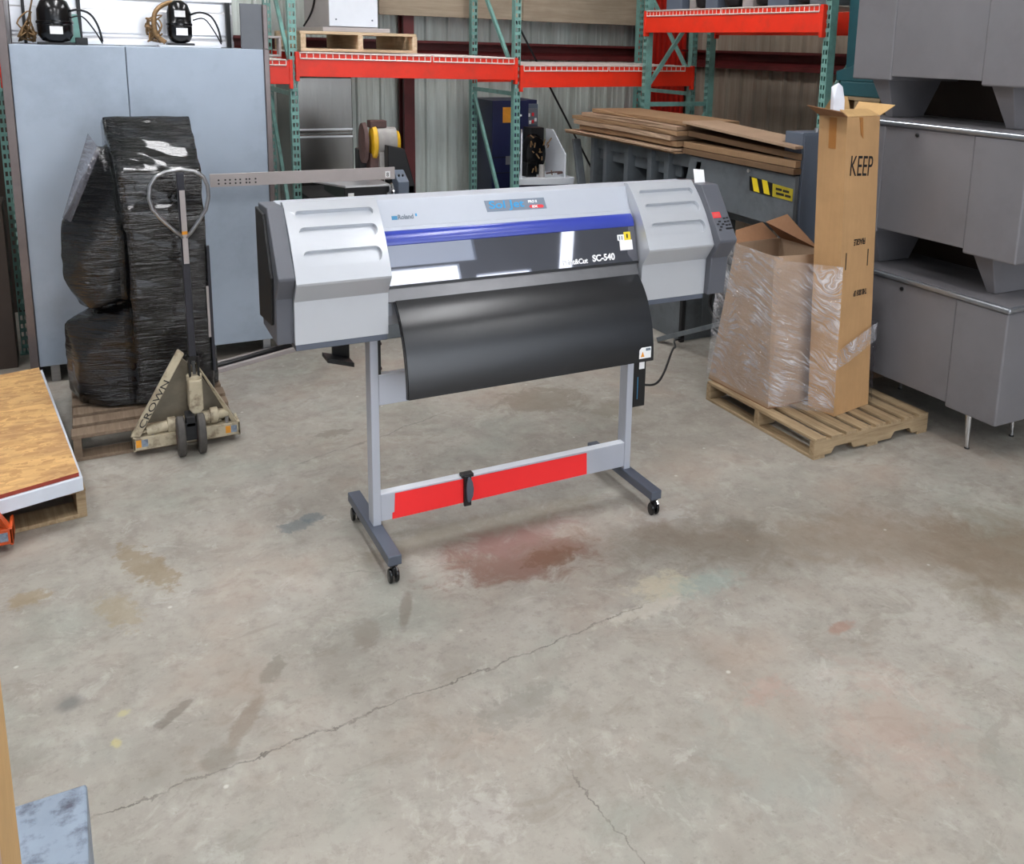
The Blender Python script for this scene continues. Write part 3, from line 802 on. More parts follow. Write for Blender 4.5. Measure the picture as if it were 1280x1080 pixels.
# the pallet under the black load: boards run across, stringers run away from the camera
pallet('worn wooden pallet under the black film-wrapped load', (.58, 4.46, 0), PI / 2, .90, .68, .125, M['dull_wood_y'], M['dull_wood_x'], 'pallets on the concrete floor', 7, False)
pallet('low wooden pallet under the strand board, left edge of the picture', (-.06, 3.90, 0), PI / 2 + .115, 1.35, .86, .125, M['wood_y'], M['wood_x'], 'pallets on the concrete floor', 8, False)
pallet('pale new pallet on the orange rack under the white cabinet', (2.14, 6.24, 1.823), PI / 2, .86, .79, .13, M['pale_wood_x'], M['pale_wood_y'], None, 6, False)

# ------------------------------------------------------------------ wrapped load
L = thing('wrapped_load', 'tall lumpy load wrapped in shiny black stretch film behind the cream pallet jack', 'wrapped load', (.25, 4.95, .125))
def lumpy(solids, voxel, amp):
    g = G()
    for s in solids: g.hull(s)
    o = part('wrapped_goods', g, M['film_black'], L)
    md = o.modifiers.new('R', 'REMESH'); md.mode = 'VOXEL'; md.voxel_size = voxel
    sm = o.modifiers.new('S', 'SMOOTH'); sm.iterations = 3; sm.factor = .5
    bpy.context.view_layer.update(); bake(o)
    off = org(L)
    for v in o.data.vertices:
        p = v.co + off
        a = mnoise.noise(Vector((p.x * 5, p.y * 5, p.z * 26 + p.x * 5)))
        b = mnoise.noise(Vector((p.x * 9 + 4, p.y * 9, p.z * 7)))
        v.co += v.normal * (a * amp + b * amp * 1.1)
    for p in o.data.polygons: p.use_smooth = True
    if not o.data.materials: o.data.materials.append(M['film_black'])
    return o
def P8(x0, x1, y0, y1, z0, z1, tx0=0, tx1=0, ty0=0, ty1=0):
    return [(x0, y0, z0), (x1, y0, z0), (x1, y1, z0), (x0, y1, z0), (x0 + tx0, y0 + ty0, z1), (x1 + tx1, y0 + ty0, z1), (x1 + tx1, y1 + ty1, z1), (x0 + tx0, y1 + ty1, z1)]
lumpy([
    P8(.185, .535, 4.70, 5.28, .13, 1.10),
    [(.17, 4.72, 1.0), (.53, 4.72, 1.0), (.165, 4.72, 1.275), (.53, 4.72, 1.275), (.13, 5.1, 1.50), (.535, 5.1, 1.50), (.13, 5.3, 1.46), (.535, 5.3, 1.46), (.13, 5.3, 1.0), (.54, 5.3, 1.0)],
    [(.20, 4.78, .66), (.20, 5.15, .60), (.02, 4.76, .62), (-.03, 4.92, .61), (-.09, 4.86, .75), (-.085, 4.9, .99), (-.075, 4.95, 1.02), (.00, 4.76, .86), (.10, 4.74, .70), (.18, 4.74, 1.1), (.14, 5.0, 1.36), (.10, 4.98, 1.38), (.2, 5.2, 1.3), (.02, 4.84, 1.02)],
    [(.20, 4.71, .13), (.06, 4.74, .13), (-.06, 4.86, .13), (-.105, 5.0, .16), (-.11, 5.0, .40), (-.10, 4.93, .53), (.05, 4.78, .36), (.20, 4.74, .62), (.20, 5.2, .13), (.20, 5.2, .62), (.14, 5.0, .64), (-.08, 5.15, .2), (-.06, 4.80, .22), (-.05, 4.79, .36)],
    P8(.50, .575, 4.86, 5.2, .13, .33),
], .014, .0045)
ff = G(); 
ff.sheet([(.062, 4.93), (.078, 4.86), (.09, 4.80)], 'z', 0, 1, .002)
for v in ff.b.verts:
    z = v.co.z; t = z; x, y = v.co.x, v.co.y
    v.co = Vector((-.072 + t * .135 + (x - .06) * (1.2 + .3 * t), y, 1.04 + .40 * t - (x - .06) * 2.2 * t))
part('film_flap', ff, M['film_grey'], L, 0, True, label='loose grey film flap on the left side')
part('edge_strip', G().box(.532, .546, 4.70, 4.72, .26, .90), M['jackbar'], L, .002)
part('edge_strip', G().box(.520, .531, 4.69, 4.70, .44, .70), M['offwhite'], L, .001)

# ------------------------------------------------------------------ pallet jacks
def jack(dx, dy, paint, label, txt):
    o = Vector((dx, dy, 0))
    t = thing('pallet_jack', label, 'pallet jack', (.38 + dx, 4.38 + dy, 0))
    def q(p): return tuple(Vector(p) + o)
    def bx(a): return (a[0] + dx, a[1] + dx, a[2] + dy, a[3] + dy, a[4], a[5])
    g = G().box(*bx((.138, .602, 4.385, 4.44, .035, .098))); g.box(*bx((.138, .150, 4.385, 4.50, .03, .10))); g.box(*bx((.590, .602, 4.385, 4.50, .03, .10)))
    part('front_frame', g, paint, t, .004)
    for x in (.150, .462):
        part('fork', G().prism([(4.44 + dy, .04), (5.28 + dy, .055), (5.30 + dy, .075), (5.28 + dy, .092), (4.44 + dy, .098)], 'x', x + dx, x + .065 + dx), paint, t, .003)
    fa = part('side_arm', G().hexa([q((.128, 4.395, .10)), q((.168, 4.380, .10)), q((.172, 4.42, .10)), q((.132, 4.43, .10))], [q((.352, 4.455, .475)), q((.380, 4.43, .455)), q((.382, 4.455, .45)), q((.358, 4.475, .47))]), paint, t, .006)
    part('side_arm', G().hexa([q((.568, 4.40, .095)), q((.592, 4.385, .095)), q((.594, 4.43, .095)), q((.572, 4.44, .095))], [q((.424, 4.44, .40)), q((.436, 4.43, .385)), q((.440, 4.46, .38)), q((.428, 4.47, .395))]), paint, t, .003)
    part('back_plate', G().prism([(.165 + dx, .11), (.57 + dx, .10), (.43 + dx, .36), (.372 + dx, .42)], 'y', 4.480 + dy, 4.490 + dy), M['dull_plate'], t, .002)
    part('torsion_bar', G().tube([q((.20, 4.41, .115)), q((.30, 4.41, .128)), q((.40, 4.41, .135)), q((.50, 4.41, .145)), q((.55, 4.42, .14))], [.024, .026, .030, .026, .022], 12), paint, t, 0, 'auto')
    for x, z in ((.285, .126), (.47, .142)):
        part('collar', G().lathe([(.026, 0), (.036, .004), (.036, .035), (.026, .04)], q((x, 4.41, z)), 'x', 16, .8, 1.1), paint, t, 0, 'auto')
    for x in (.222, .545): part('lift_rod', G().tube([q((x, 4.40, .045)), q((x, 4.40, .13))], .009, 8), M['steel'], t)
    part('pump_body', G().prism([(.380 + dx, .21), (.395 + dx, .185), (.425 + dx, .182), (.441 + dx, .205), (.441 + dx, .345), (.384 + dx, .35)], 'y', 4.345 + dy, 4.43 + dy), paint, t, .006)
    part('pump_collar', G().lathe([(.030, 0), (.034, .004), (.034, .028), (.030, .032)], q((.412, 4.388, .335)), 'z', 18, 1, 1), paint, t, 0, 'auto')
    part('pump_rod', G().tube([q((.414, 4.385, .36)), q((.412, 4.385, .43))], .007, 8), M['steel'], t)
    part('yoke', G().box(*bx((.388, .398, 4.36, 4.41, .36, .46))).box(*bx((.425, .435, 4.36, 4.41, .36, .46))).box(*bx((.388, .435, 4.37, 4.40, .435, .46))), M['blackgloss'], t, .002)
    hb = part('handle_bar', G().bar(q((.410, 4.385, .44)), q((.402, 4.36, 1.31)), .030, .026, (0, 1, 0)), M['jackbar'], t, .003)
    pl = part('handle_plate', G().bar(q((.4075, 4.352, .90)), q((.4045, 4.336, 1.235)), .022, .003, (0, 1, 0)), M['offwhite'], hb, label='white label plate on the handle')
    part('orange_band', G().bar(q((.4065, 4.3455, 1.035)), q((.4063, 4.345, 1.05)), .0225, .005, (0, 1, 0)), M['orange_label'], hb)
    lp = smoothline([q(p) for p in ((.400, 4.352, 1.02), (.365, 4.35, 1.055), (.315, 4.35, 1.11), (.283, 4.35, 1.155), (.272, 4.35, 1.205), (.280, 4.35, 1.26), (.305, 4.35, 1.298), (.345, 4.35, 1.318), (.405, 4.35, 1.326), (.460, 4.35, 1.316), (.495, 4.35, 1.292), (.512, 4.35, 1.25), (.514, 4.35, 1.20), (.500, 4.35, 1.142), (.47, 4.35, 1.095), (.435, 4.35, 1.045), (.412, 4.352, 1.02))], 3) if False else None
    pts = [q(p) for p in ((.400, 4.352, 1.02), (.365, 4.35, 1.055), (.315, 4.35, 1.11), (.283, 4.35, 1.155), (.272, 4.35, 1.205), (.280, 4.35, 1.26), (.305, 4.35, 1.298), (.345, 4.35, 1.318), (.405, 4.35, 1.326), (.460, 4.35, 1.316), (.495, 4.35, 1.292), (.512, 4.35, 1.25), (.514, 4.35, 1.20), (.500, 4.35, 1.142), (.47, 4.35, 1.095), (.435, 4.35, 1.045), (.412, 4.352, 1.02))]
    part('handle_loop', G().tube(pts, .0085, 10), M['steel'], t, 0, True, label='bare steel grip loop')
    for x in (.318, .405):
        w = part('wheel', G().lathe([(.030, 0), (.088, .001), (.096, .006), (.096, .030), (.088, .035), (.030, .036)], q((x, 4.325, .097)), 'x', 28, .68, 1), M['tyre'], t, 0, 'auto')
        part('hub', G().lathe([(.016, -.002), (.045, 0), (.045, .036), (.016, .038)], q((x, 4.325, .097)), 'x', 20, .68, 1), M['rust'], w, 0, 'auto')
    part('axle', G().box(*bx((.355, .405, 4.31, 4.34, .075, .16))).box(*bx((.36, .40, 4.31, 4.40, .14, .19))), M['rubber'], t, .003)
    for x0 in (.150, .536):
        part('side_sticker', G().box(*bx((x0, x0 + .022, 4.3835, 4.385, .05, .085))), M['orange_label'], t)
        part('side_sticker', G().box(*bx((x0 + .024, x0 + .05, 4.3835, 4.385, .05, .085))), M['greybox'], t)
    if txt:
        d = Vector((.222, .05, .36)).normalized()
        text('lettering', txt, .038, M['black_ink'], fa, q((.185, 4.386, .135)), d, Vector((-1, 0, .6)), squash=1.6)
    return t
jack(0, 0, M['cream'], 'worn cream pallet jack with upright handle, parked under the black load', 'CROWN')
jack(-.905, -.665, M['orangejack'], 'orange pallet jack, only its frame corner in view at the left edge', None)

# ------------------------------------------------------------------ strand board stack on the left
def polygon(pts, z0, z1):
    return G().prism(pts, 'z', z0, z1)
fd = Vector((-.95, -.29)).normalized(); A = Vector((-.0765, 3.885)); B = Vector((-.240, 5.29))
fb = polygon([tuple(A + Vector((.012, -.012))), tuple(B + Vector((.014, .01))), (-.98, 5.12), (-.85, 3.865), (-.36, 3.865), (-.345, 3.79)], .126, .183)
solo('foam_slab', 'thick white foam slab lying under the strand board on the low pallet', 'foam slab', fb, M['foam'], .003)
o = solo('strand_board', 'sheet of golden strand board with red sealed edge, topmost on the low pallet', 'board', polygon([tuple(A), tuple(B), (-.98, 5.10), (-.85, 3.86), (-.36, 3.86), (-.345, 3.803)], .184, .200), M['osb'])
o.data.materials.append(M['osb_edge'])
for p in o.data.polygons:
    if abs(p.normal.z) < .5: p.material_index = 1

# ------------------------------------------------------------------ grey cabinet with compressors
K = thing('refrigeration_cabinet', 'big grey sheet-metal refrigeration cabinet standing behind the black load', 'cabinet', (.36, 5.86, 0))
part('body', G().box(-.25, .285, 5.60, 6.13, .10, 1.835).box(.2875, 1.0, 5.60, 6.13, .10, 1.835), M['cab_grey'], K, .004)
part('side_panel', G().box(-.292, -.252, 5.585, 6.14, 0.0, 2.35), M['cab_side'], K, .003, label='bare metal left side panel')
part('end_panel', G().prism([(5.60, 1.836), (5.60, 2.085), (6.13, 2.085), (6.13, 1.836)], 'x', 1.005, 1.03).box(1.001, 1.03, 5.59, 6.13, .06, 1.836), M['cab_side'], K, .003)
part('end_plate', G().box(.885, 1.004, 5.62, 5.64, 1.836, 2.088), M['cab_inner'], K, .002, label='dark grey upright plate at the right end')
for x in (-.2, .93): part('leg', G().box(x, x + .045, 5.63, 5.68, 0, .10), M['steel'], K, .002)
for x in (-.2, .93): part('leg', G().box(x, x + .045, 6.04, 6.09, 0, .10), M['steel'], K, .002)
bs = part('condenser_back', G().prism([(6.02, 1.837), (6.02, 1.87), (6.05, 1.885), (6.05, 1.90), (6.035, 1.905), (6.035, 2.035), (6.05, 2.04), (6.05, 2.09), (6.03, 2.10), (6.03, 2.13), (6.13, 2.13), (6.13, 1.837)], 'x', -.25, .905), M['bright_sheet'], K, .003, label='bright folded aluminium back sheet')
for x in (-.16, .075 + 0, .875): pass
for x0, x1 in ((.075, .095), (.86, .885), (-.19, -.175)): part('bracket', G().box(x0, x1, 5.98, 6.02, 1.836, 2.10), M['black'], K, .002)
part('terminal_box', G().box(.055, .115, 5.80, 5.86, 1.836, 1.875), M['black'], K, .003)
part('mounting_plate', G().box(.19 + .27, .78, 5.66, 5.9, 1.836, 1.846), M['white_paint'], K, .002)
def compressor(x, y, z, s, label, green):
    c = thing('compressor', label, 'compressor', (x, y, z), 'compressors on the grey cabinet')
    part('shell', G().lathe([(.03, .012), (.06, .02), (.078, .05), (.080, .10), (.078, .105), (.083, .11), (.083, .12), (.078, .125), (.076, .18), (.06, .225), (.03, .245), (.01, .248)], (x, y, z), 'z', 28, 1.02 * s, 1.0 * s), M['blackgloss'], c, 0, 'auto')
    part('foot', G().box(x - .085 * s, x + .085 * s, y - .06, y + .06, z, z + .012), M['black'], c, .002)
    part('label_plate', G().box(x - .025, x + .035, y - .088 * s, y - .080 * s, z + .055, z + .095), M['white'], c)
    if not green: part('label_plate', G().box(x - .03, x + .025, y - .088, y - .080, z + .155, z + .19), M['white'], c)
    part('suction_pipe', G().tube(smoothline([(x + .06, y, z + .17), (x + .11, y - .02, z + .185), (x + .17, y, z + .165), (x + .205, y, z + .10), (x + .22, y, z + .02)], 4), .006, 8), M['rubber'], c, 0, True)
    part('discharge_pipe', G().tube(smoothline([(x + .07, y - .02, z + .14), (x + .13, y - .03, z + .15), (x + .185, y, z + .08), (x + .22, y, z + .01)], 4), .004, 8), M['rubber'], c, 0, True)
    wires = G()
    for k in range(9):
        rr = random.Random(k + int(x * 100)); pts = []
        cx, cy, cz = x - .13, y - .01, z + .06
        for i in range(6): pts.append((cx + rr.uniform(-.045, .04), cy + rr.uniform(-.05, .05), z + .01 + abs(rr.gauss(0, .07))))
        wires.tube(smoothline(pts, 4), .0045, 6)
    part('wire_tangle', wires, M['copper'], c, 0, True)
    return c
c1 = compressor(-.035, 5.76, 1.836, 1.05, 'large black compressor with one label at the left end of the cabinet top', True)
c2 = compressor(.58, 5.78, 1.847, .82, 'smaller black compressor with two labels on the right half of the cabinet top', False)
part('duct', G().prism([(.03, 1.84), (.085, 1.84), (.075, 2.0), (.04, 2.0)], 'y', 5.9, 5.93), M['teal_post'], K, .002)
part('coil_hose', G().tube(smoothline([(.50, 5.74, 1.86), (.455, 5.74, 1.90), (.445, 5.74, 1.96), (.46, 5.75, 2.03), (.52, 5.78, 2.075), (.60, 5.8, 2.085)], 4), .013, 10), M['copper'], c2, 0, True)
solo('floor_rail', 'low pale steel rail lying on the floor before the grey cabinet', 'rail', G().bar((.50, 5.345, .012), (1.30, 5.69, .012), .03, .024).bar((.50, 5.44, .018), (1.30, 5.78, .018), .02, .03), M['offwhite'], .002)
solo('floor_hose', 'dark hose with white ties lying along the pale floor rail', 'hose', G().tube(smoothline([(.50, 5.40, .02), (.75, 5.50, .02), (.95, 5.59, .024), (1.15, 5.68, .02), (1.35, 5.74, .02)], 4), .018, 8), M['black'], 0, True)

# ------------------------------------------------------------------ bottom-left corner
solo('metal_box', 'chipped blue-grey metal box on the floor, bottom left corner', 'metal box', G().box(-.55, -.078, 1.70, 2.008, 0, .298), M['greybox'], .006)
C2 = thing('cardboard_box', 'brown cardboard box cut off by the bottom left edge of the picture', 'box', (-.45, 1.28, 0))
part('carton', G().box(-.75, -.177, .9, 1.68, 0, .95), M['card_pale'], C2, .004)
part('seam_tape', G().box(-.1775, -.1755, 1.40, 1.43, .02, .94), M['tape'], C2)

# ------------------------------------------------------------------ pallet racks
def rack_post(g, x0, y0, zt, face, w=.049, d=.055, holes=True):
    """upright with two columns of slots on the face turned to the aisle; face '-y' or '-x'"""
    def P(u, v, z):           # u along the face, v into the depth
        return (x0 + u, y0 + v, z) if face == '-y' else (x0 + v, y0 + w - u, z)
    us = [0, .007, .020, .029, .042, w]; n = int(zt / .0508)
    for k in range(n + 1):
        zb = k * .0508; zs = [zb, zb + .012, zb + .039, min(zb + .0508, zt)]
        if zs[3] <= zs[2]: zs[2] = zs[1] = zs[3] - .001
        for i in range(5):
            for j in range(3):
                if holes and j == 1 and i in (1, 3): continue
                g.face([P(us[i], 0, zs[j]), P(us[i + 1], 0, zs[j]), P(us[i + 1], 0, zs[j + 1]), P(us[i], 0, zs[j + 1])])
    for a, b in (((0, 0), (0, d)), ((0, d), (w, d)), ((w, d), (w, 0))):
        (None if (a[1] == d and b[1] == d) else g.face([P(a[0], a[1], 0), P(b[0], b[1], 0), P(b[0], b[1], zt), P(a[0], a[1], zt)]))
    g.face([P(0, 0, zt), P(w, 0, zt), P(w, d, zt), P(0, d, zt)])
    return g
def beam_x(x0, x1, y, z0, z1, zl=None, zr=None):
    g = G(); dz = 0
    zl = z0 if zl is None else zl; zr = z0 if zr is None else zr; h = z1 - z0
    g.hexa([(x0, y, zl), (x1, y, zr), (x1, y + .03, zr), (x0, y + .03, zl)], [(x0, y, zl + h), (x1, y, zr + h), (x1, y + .03, zr + h), (x0, y + .03, zl + h)])
    g.box(x0 - .018, x0 + .004, y - .006, y + .035, zl - .03, zl + h + .008)
    g.box(x1 - .004, x1 + .018, y - .006, y + .035, zr - .03, zr + h + .008)
    return g
def wire_deck(t, u0, u1, v0, v1, zl, zr, drop, axis, name='wire_deck'):
    """welded wire deck: wires run front to back and hook down over the beam"""
    g = G(); r = .0034; n = max(3, int((u1 - u0) / .042))
    def P(u, v, z): return (u, v, z) if axis == 'x' else (v, u, z)
    def zz(u): return zl + (zr - zl) * (u - u0) / (u1 - u0)
    for i in range(n + 1):
        u = u0 + (u1 - u0) * i / n; z = zz(u)
        g.tube([P(u, v0 - .006, z - drop), P(u, v0 - .006, z + .004), P(u, v1, z + .004)], r, 4)
    for v, dz in ((v0 - .008, -drop), (v0 - .008, .004)):
        g.tube([P(u0, v, zz(u0) + dz), P(u1, v, zz(u1) + dz)], r * 1.5, 4)
    m = 6
    for k in range(1, m + 1):
        v = v0 + (v1 - v0) * k / m
        g.tube([P(u0, v, zz(u0) + .008), P(u1, v, zz(u1) + .008)], r, 4)
    return part(name, g, M['wire'], t)

# back rack: three bays along the wall
RK = thing('pallet_rack', 'green and orange pallet rack along the ribbed back wall', 'pallet rack', (2.0, 6.6, 0))
YF, YR = 6.2, 7.02
for x, zt in ((-.36, 2.6), (1.266, 2.6), (2.863, 2.6), (4.44, 2.6)):
    part('upright', rack_post(G(), x, YF, zt, '-y'), M['teal_post'], RK)
    part('upright', rack_post(G(), x, YR, zt, '-y'), M['teal_post'], RK)
    xm = x + .022
    for z0, z1 in ((.35, 1.0), (1.0, .35)): pass
    for z in (.28, 1.545): part('brace', G().bar((xm, YF + .04, z), (xm, YR, z), .024, .03), M['teal_post'], RK, .001)
    part('brace', G().bar((xm, YF + .04, .36), (xm, YR, 1.50), .022, .03), M['teal_post'], RK, .001)
    part('brace', G().bar((xm, YF + .04, 1.68), (xm, YR, 2.50), .022, .03) if x != 1.266 else G().bar((xm, YF + .04, 1.68), (xm, YR, 2.50), .022, .03), M['teal_post'], RK, .001)
    for y in (YF, YR): part('foot_plate', G().box(x - .01, x + .06, y - .01, y + .055, 0, .008), M['teal_post'], RK)
for y in (YF - .022, YR + .04):
    part('beam', beam_x(1.318, 2.862, y, 1.655, 1.805, 1.661, 1.648), M['orange'], RK, .002)
    part('beam', beam_x(2.918, 4.436, y, 1.600, 1.752, 1.594, 1.610), M['orange'], RK, .002)
    part('beam', beam_x(-.31, 1.262, y, 1.612, 1.760), M['orange'], RK, .002)
for a, b in ((1.33, 2.215), (2.235, 2.85)): wire_deck(RK, a, b, YF - .018, YR + .06, 1.811 - (a - 1.3) * .0085, 1.811 - (b - 1.3) * .0085, .034, 'x')
for a, b in ((2.93, 3.64), (3.655, 4.36)): wire_deck(RK, a, b, YF - .018, YR + .06, 1.748 + (a - 2.9) * .0105, 1.748 + (b - 2.9) * .0105, .034, 'x')
wire_deck(RK, -.29, 1.24, YF - .018, YR + .06, 1.762, 1.762, .030, 'x')

# side rack: one high bay along the right wall
RR = thing('pallet_rack', 'taller green and orange rack bay along the tan right wall', 'pallet rack', (4.2, 5.1, 0))
XF, XR = 3.9, 4.50
for y in (6.045, 4.095):
    part('upright', rack_post(G(), XF, y, 2.9, '-x'), M['teal_post'], RR)
    part('upright', rack_post(G(), XR, y, 2.9, '-x'), M['teal_post'], RR)
    ym = y + .02
    for z in (.28, 1.475): part('brace', G().bar((XF + .04, ym, z), (XR, ym, z), .024, .034), M['teal_post'], RR, .001)
    part('brace', G().bar((XF + .04, ym, 1.62), (XF + .42, ym, 2.14), .022, .03), M['teal_post'], RR, .001)
    part('brace', G().bar((XF + .04, ym, .36), (XR, ym, 1.40), .022, .03), M['teal_post'], RR, .001)
for x in (XF - .022, XR + .04):
    g = G().box(x, x + .03, 4.15, 6.04, 2.018, 2.170).box(x - .006, x + .035, 4.13, 4.155, 1.99, 2.178).box(x - .006, x + .035, 6.035, 6.058, 1.99, 2.178)
    part('beam', g, M['orange'], RR, .002)
for a, b in ((4.17, 5.10), (5.115, 6.02)): wire_deck(RR, a, b, XF - .018, XR + .06, 2.171, 2.171, .034, 'y')

# things on the racks
WC = thing('equipment_cabinet', 'white and grey equipment cabinet on the pale pallet, top of the orange rack', 'cabinet', (1.73, 6.7, 1.9535))
part('base_sheet', G().box(1.50, 1.955, 6.26, 7.05, 1.954, 1.983), M['offwhite'], WC, .003)
part('carcass', G().box(1.555, 1.885, 6.315, 7.04, 1.984, 2.55), M['offwhite'], WC, .004)
part('door_panel', G().box(1.556, 1.884, 6.303, 6.315, 1.99, 2.55), M['white_paint'], WC, .003)
for x in (1.60, 1.845): part('screw', G().tube([(x, 6.304, 2.035), (x, 6.299, 2.035)], .006, 8), M['grey_ink'], WC)
part('cable', G().tube(smoothline([(1.548, 6.75, 2.4), (1.546, 6.66, 2.2), (1.545, 6.78, 2.08), (1.50, 6.82, 1.989)], 5), .007, 6), M['black'], WC)
solo('metal_bracket', 'small white U-shaped metal frame on the rack deck beside the grey cabinet', 'bracket', G().box(1.05, 1.25, 6.36, 6.44, 1.78, 1.795).box(1.05, 1.25, 6.36, 6.44, 1.90, 1.915).box(1.235, 1.25, 6.36, 6.44, 1.795, 1.90), M['offwhite'], .002)
rr = random.Random(3)
shelf = [('grey_tin', 4.30, .07, .26, 'machine'), ('black_motor', 4.46, .08, .30, 'black'), ('grey_tin', 4.66, .10, .2, 'ecab'), ('black_motor', 4.86, .09, .3, 'black'), ('pale_canister', 5.02, .06, .105, 'offwhite'), ('black_motor', 5.20, .08, .3, 'black'), ('grey_tin', 5.36, .07, .3, 'ecab'), ('black_motor', 5.53, .085, .28, 'black'), ('pale_canister', 5.665, .04, .22, 'motorgrey'), ('grey_tin', 5.82, .10, .24, 'ecab')]
lab = {4.30: 'grey metal bin on the high rack bay, nearest the desks', 4.46: 'black housing second from the desks on the high rack bay', 4.66: 'slate box between two black housings, toward the near end of the high bay', 4.86: 'wide black housing left of a slate box on the high bay', 5.02: 'short pale canister between black housings mid high bay', 5.20: 'black housing left of the short pale canister on the high bay', 5.36: 'narrow slate box in the middle of the high rack bay', 5.53: 'black housing left of the narrow slate box on the high bay', 5.665: 'slim grey canister toward the far end of the high bay', 5.82: 'broad slate box farthest along the high rack bay'}
for n, y, w, h, m in shelf:
    t = thing({'grey_tin': 'metal_bin', 'black_motor': 'motor_housing', 'pale_canister': 'canister'}[n], lab[y], {'grey_tin': 'bin', 'black_motor': 'motor', 'pale_canister': 'canister'}[n], (4.08, y, 2.1835), 'items on the high rack bay')
    if n == 'grey_tin':
        part('body', G().box(3.98, 4.18, y - w, y + w, 2.1835, 2.1835 + h), M[m], t, .004); part('lid', G().box(3.975, 4.185, y - w - .004, y + w + .004, 2.1835 + h, 2.1975 + h), M[m], t, .003)
    elif n == 'black_motor':
        part('body', G().lathe([(.04, .0), (.085, .02), (.095, .06), (.095, h * .75), (.07, h * .95), (.02, h)], (4.08, y, 2.1835), 'z', 20, 1, w / .1), M[m], t, 0, 'auto'); part('flange', G().lathe([(.09, 0), (.1, .004), (.1, .014), (.09, .018)], (4.08, y, 2.1835 + h * .5), 'z', 20, 1, w / .1), M['rubber'], t, 0, 'auto')
    else:
        part('body', G().lathe([(w * .95, 0), (w, .006), (w, h * .85), (w * .8, h * .95), (w * .3, h)], (4.06, y, 2.1835), 'z', 20), M[m], t, 0, 'auto')

# ------------------------------------------------------------------ under the back rack
F = thing('steel_refrigerator', 'tall stainless refrigerator under the orange rack beam', 'refrigerator', (1.62, 7.05, 0))
part('carcass', G().box(1.40, 1.815, 6.76, 7.38, .06, 1.64), M['stainless'], F, .004)
part('door', G().box(1.402, 1.813, 6.735, 6.758, 1.243, 1.635), M['stainless'], F, .006)
part('door', G().box(1.402, 1.813, 6.735, 6.758, .09, 1.225), M['stainless'], F, .006)
part('trim_bar', G().box(1.41, 1.808, 6.728, 6.736, 1.258, 1.270), M['bright_sheet'], F)
part('trim_bar', G().box(1.41, 1.808, 6.728, 6.736, 1.205, 1.217), M['bright_sheet'], F)
part('foot', G().box(1.42, 1.79, 6.78, 7.3, 0, .06), M['black'], F)

SW = thing('cutoff_saw', 'metal cutting saw with yellow-ended motor and long perforated stop bar', 'saw', (1.6, 5.75, 0))
part('stand', G().prism([(1.50, 0), (1.86, 0), (1.82, .93), (1.54, .93)], 'y', 5.6, 6.0), M['machine'], SW, .005)
part('table', G().prism([(5.50, 1.025), (5.50, .935), (6.02, .935), (6.02, 1.025)], 'x', 1.42, 1.70), M['black'], SW, .004)
part('table_top', G().prism([(1.425, 5.495), (1.70, 5.495), (1.70, 6.0), (1.26, 6.0), (1.26, 5.84)], 'z', 1.024, 1.036), M['bright_sheet'], SW, .002)
part('nameplate', G().box(1.44, 1.475, 5.493, 5.50, .965, .99), M['white'], SW)
sb = G()
hx = [(.70, 2), (.735, 1), (.76, 1), (.79, 1), (.815, 1), (.848, 1), (.865, 1), (.898, 1)]
sb.box(.655, 1.715, 5.44, 5.452, 1.075, 1.148)
bar = part('stop_bar', sb, M['offwhite'], SW, .001, label='long pale bar with rows of small holes')
for x, _ in hx:
    for z in (1.093, 1.113): part('hole', G().tube([(x, 5.4405, z), (x, 5.4385, z)], .0052, 8), M['black'], bar)
part('sticker', G().box(1.655, 1.685, 5.4375, 5.440, 1.085, 1.125), M['white'], bar)
text('lettering', '8', .034, M['black_ink'], bar, (1.6615, 5.437, 1.093), (1, 0, 0), (0, 0, 1), squash=.9)
part('hand_knob', G().lathe([(.012, -.03), (.02, -.03), (.03, -.02), (.075, -.004), (.08, .004), (.03, .02), (.012, .03)], (1.70, 5.47, .965), 'x', 24, .75, 1.05), M['chrome'], SW, 0, 'auto')
part('arm', G().prism([(1.73, 1.26), (1.84, 1.235), (1.905, 1.0), (1.905, .90), (1.76, .90), (1.76, 1.02), (1.73, 1.05)], 'y', 5.62, 5.80), M['black'], SW, .006)
part('switch_box', G().prism([(5.50, .90), (5.50, 1.045), (5.60, 1.105), (5.66, 1.105), (5.66, .90)], 'x', 1.755, 1.825), M['ecab'], SW, .004)
for x in (1.775, 1.80): part('push_button', G().tube([(x, 5.55, 1.072), (x, 5.545, 1.085)], .006, 8), M['black'], SW)
part('side_box', G().box(1.826, 1.90, 5.62, 5.75, .88, 1.00), M['black'], SW, .004)
part('neck', G().box(1.645, 1.735, 5.72, 5.82, 1.0, 1.20), M['rust'], SW, .008)
part('neck_clamp', G().box(1.70, 1.735, 5.70, 5.73, 1.08, 1.21), M['motorgrey'], SW, .004)
mo = part('motor', G().lathe([(.07, 0), (.088, .008), (.088, .09), (.086, .095), (.086, .14), (.06, .15)], (1.675, 5.75, 1.27), 'x', 28, .72, 1.1), M['motorgrey'], SW, 0, 'auto')
part('motor_cap', G().lathe([(.06, 0), (.095, .006), (.098, .03), (.090, .036)], (1.655, 5.745, 1.27), 'x', 28, .72, 1.1), M['yellowpaint'], mo, 0, 'auto')
part('motor_cap', G().lathe([(.086, 0), (.088, .004), (.075, .028), (.04, .034)], (1.812, 5.755, 1.262), 'x', 24, .72, 1.0), M['yellowpaint'], mo, 0, 'auto')
part('terminal_box', G().box(1.65, 1.755, 5.72, 5.80, 1.362, 1.408), M['rust'], mo, .004)
part('pulley_guard', G().lathe([(.05, 0), (.115, .006), (.118, .03), (.05, .036)], (1.60, 5.77, 1.265), 'x', 28, .72, 1.1), M['rust'], SW, 0, 'auto')
